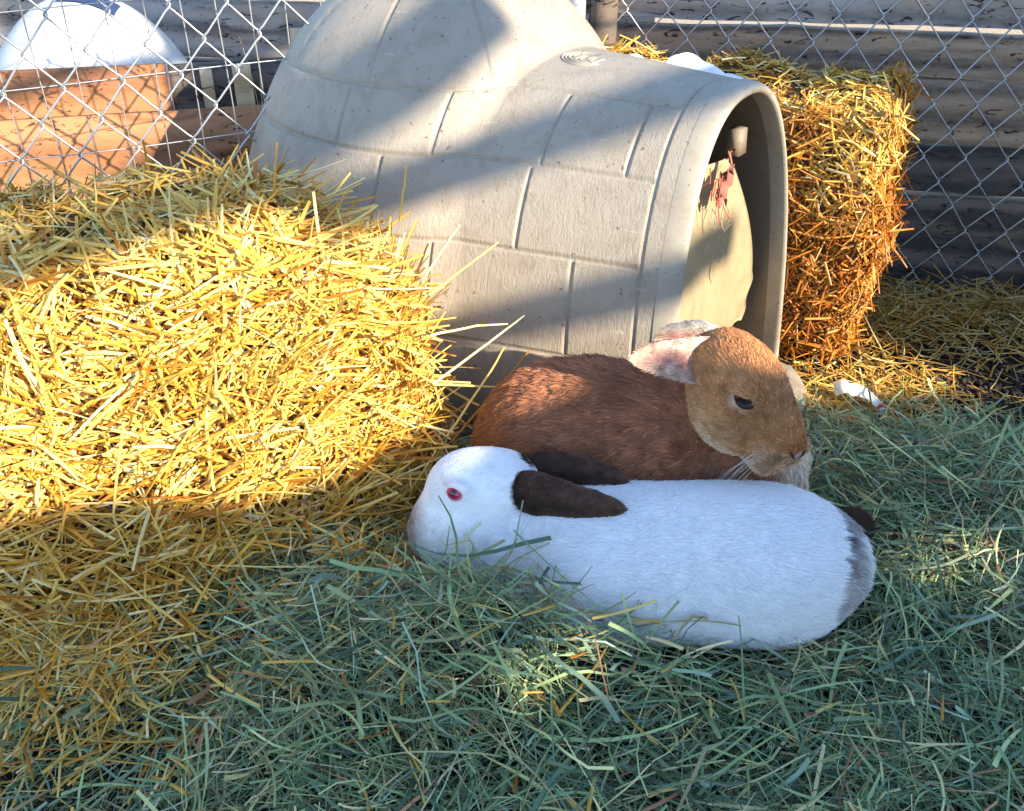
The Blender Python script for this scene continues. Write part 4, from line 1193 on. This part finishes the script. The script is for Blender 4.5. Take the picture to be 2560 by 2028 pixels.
groups = [loose(1500, .68, 1.66, .16, .07, dirt, .10, .5), loose(1100, .58, 1.40, .09, .045, dirt, .08, .2), loose(600, 1.0, 1.66, .16, .05, dirt, .07, .55),
          loose(260, .85, 1.50, .16, .07, dirt, .05, .3)]
nV = 0; Vs, Fs, Cs = [], [], []
for v, f, c in groups:
    Vs.append(v); Fs.append(f + nV); Cs.append(c); nV += len(v)
ls = link('loose_straw', mesh_np('loose_straw', np.concatenate(Vs), np.concatenate(Fs), np.concatenate(Cs)), M['straw'])
tag(ls, 'scattered straw on the dark dirt right of the doorway', 'straw', kind='stuff')
g2 = [loose(1500, -.52, .77, .09, .06, lambda x, y: hay_z(x, y) - .005 + .06 * np.exp(-((y - .9) / .1) ** 2), .12, .05), loose(900, -.14, .98, .06, .05, lambda x, y: hay_z(x, y), .09, .05), loose(160, -.1, .72, .3, .14, lambda x, y: hay_z(x, y) + .004, .08, .1)]
nV = 0; Vs, Fs, Cs = [], [], []
for v, f, c in g2:
    Vs.append(v); Fs.append(f + nV); Cs.append(c); nV += len(v)
ls = link('loose_straw', mesh_np('loose_straw', np.concatenate(Vs), np.concatenate(Fs), np.concatenate(Cs)), M['straw'])
tag(ls, 'straw fallen from the big left bale onto the hay below it', 'straw', kind='stuff')

# droppings and crumbs on the dirt
n = 1500
px = rng.normal(.86, .14, n); py = rng.normal(1.46, .055, n); pr = rng.uniform(.003, .006, n)
ic = np.array([[1, 0, 0], [-1, 0, 0], [0, 1, 0], [0, -1, 0], [0, 0, 1], [0, 0, -1]], float); icf = np.array([[0, 2, 4], [2, 1, 4], [1, 3, 4], [3, 0, 4], [2, 0, 5], [1, 2, 5], [3, 1, 5], [0, 3, 5]])
Vd = (ic[None] * pr[:, None, None] * rng.uniform(.8, 1.3, (n, 1, 3)) + np.stack([px, py, np.full(n, GZ + .006) + pr * .6], -1)[:, None]).reshape(-1, 3)
Fd = (icf[None] + (np.arange(n) * 6)[:, None, None]).reshape(-1, 3)
dp = link('droppings', mesh_np('droppings', Vd, Fd), M['soil']); tag(dp, 'dark droppings and soil crumbs scattered on the dirt at right', 'droppings', kind='stuff')

# paper scrap with a red corner, snow left on the far bale, blue twine on the near bale
nu, nv = 12, 6
pv = np.array([[.535 + .080 * (i / 11), 1.365 - .035 * (i / 11) + .024 * (j / 5) * (1 - .3 * i / 11), -.028 + .018 * math.sin(i * .35) + .012 * (j / 5) ** 2 + (.01 if i < 3 else 0)] for i in range(nu) for j in range(nv)])
tp = NT('printed_paper'); lines = tp.noise(tp.coord('Object', (60, 60, 900)), 1.0, 2)
tp.col(tp.mix(tp.ramp(lines, [(.60, (0, 0, 0)), (.66, (.35, .35, .35))]), (.78, .74, .68), (.25, .22, .22))); tp.set(Roughness=.8)
ps = empty('paper_scrap', (.58, 1.36, GZ)); tag(ps, 'torn scrap of white printed paper on the straw beside the doorway', 'paper')
link('sheet', mesh_np('sheet', pv, grid_faces(nu, nv)), tp.m, ps)
rv = np.array([[.595 + .028 * (i / 5), 1.335 - .012 * (i / 5) + .014 * (j / 2) * (1 - abs(i - 2) / 4), -.024 + .006 * math.sin(i)] for i in range(6) for j in range(3)])
link('red_corner', mesh_np('red_corner', rv, grid_faces(6, 3)), m_plain('red_print', (.45, .02, .02), .5), ps)

def snow_material():
    t = NT('old_snow'); t.col((.82, .85, .90)); t.set(Roughness=.55); t.b.inputs['Subsurface Weight'].default_value = .2
    t.bump(t.noise(t.coord(), 90, 5), .5, .004); return t.m
nu, nv = 40, 16
sx = []
for i in range(nu):
    for j in range(nv):
        u = i / (nu - 1) * 2 - 1; w = j / (nv - 1) * 2 - 1
        r_ = max(abs(u), abs(w)); k = math.hypot(u, w) or 1
        uu, ww = u * r_ / k, w * r_ / k
        p = np.array([[uu * .125 - .075, ww * .042 - .050, 0]])
        nz = float(vnoise(np.array([[uu * 3, ww * 3, 1.0]]))[0])
        top = BR.surf(np.array([[p[0, 0], p[0, 1], BR.H / 2]]))[0]
        sx.append(BR.world(top)[0] + np.array([0, 0, -.006 + .034 * max(0, 1 - r_ ** 4) * (1 + .3 * nz)]))
sn = link('snow_patch', mesh_np('snow_patch', np.array(sx), grid_faces(nu, nv)), snow_material())
tag(sn, 'small patch of old snow on top of the far straw bale', 'snow')

mb = m_plain('blue_twine', (.02, .09, .5), .6, var=.2, scale=200)
for B, lab in ((BL, 'blue twine tied round the big left bale'),):
    for x_ in (B.ties[0],):
        s = np.linspace(.62, .74, 24)
        p = np.stack([np.full(24, x_) + .004 * np.sin(s * 9), np.full(24, -B.T / 2), B.H / 2 - s * B.H], -1)
        q, nn = B.surf(p)
        tw_ = link('twine', mesh_np('twine', *tube(B.world(q + nn * .012), .0022, 6)), mb); tag(tw_, lab, 'twine')
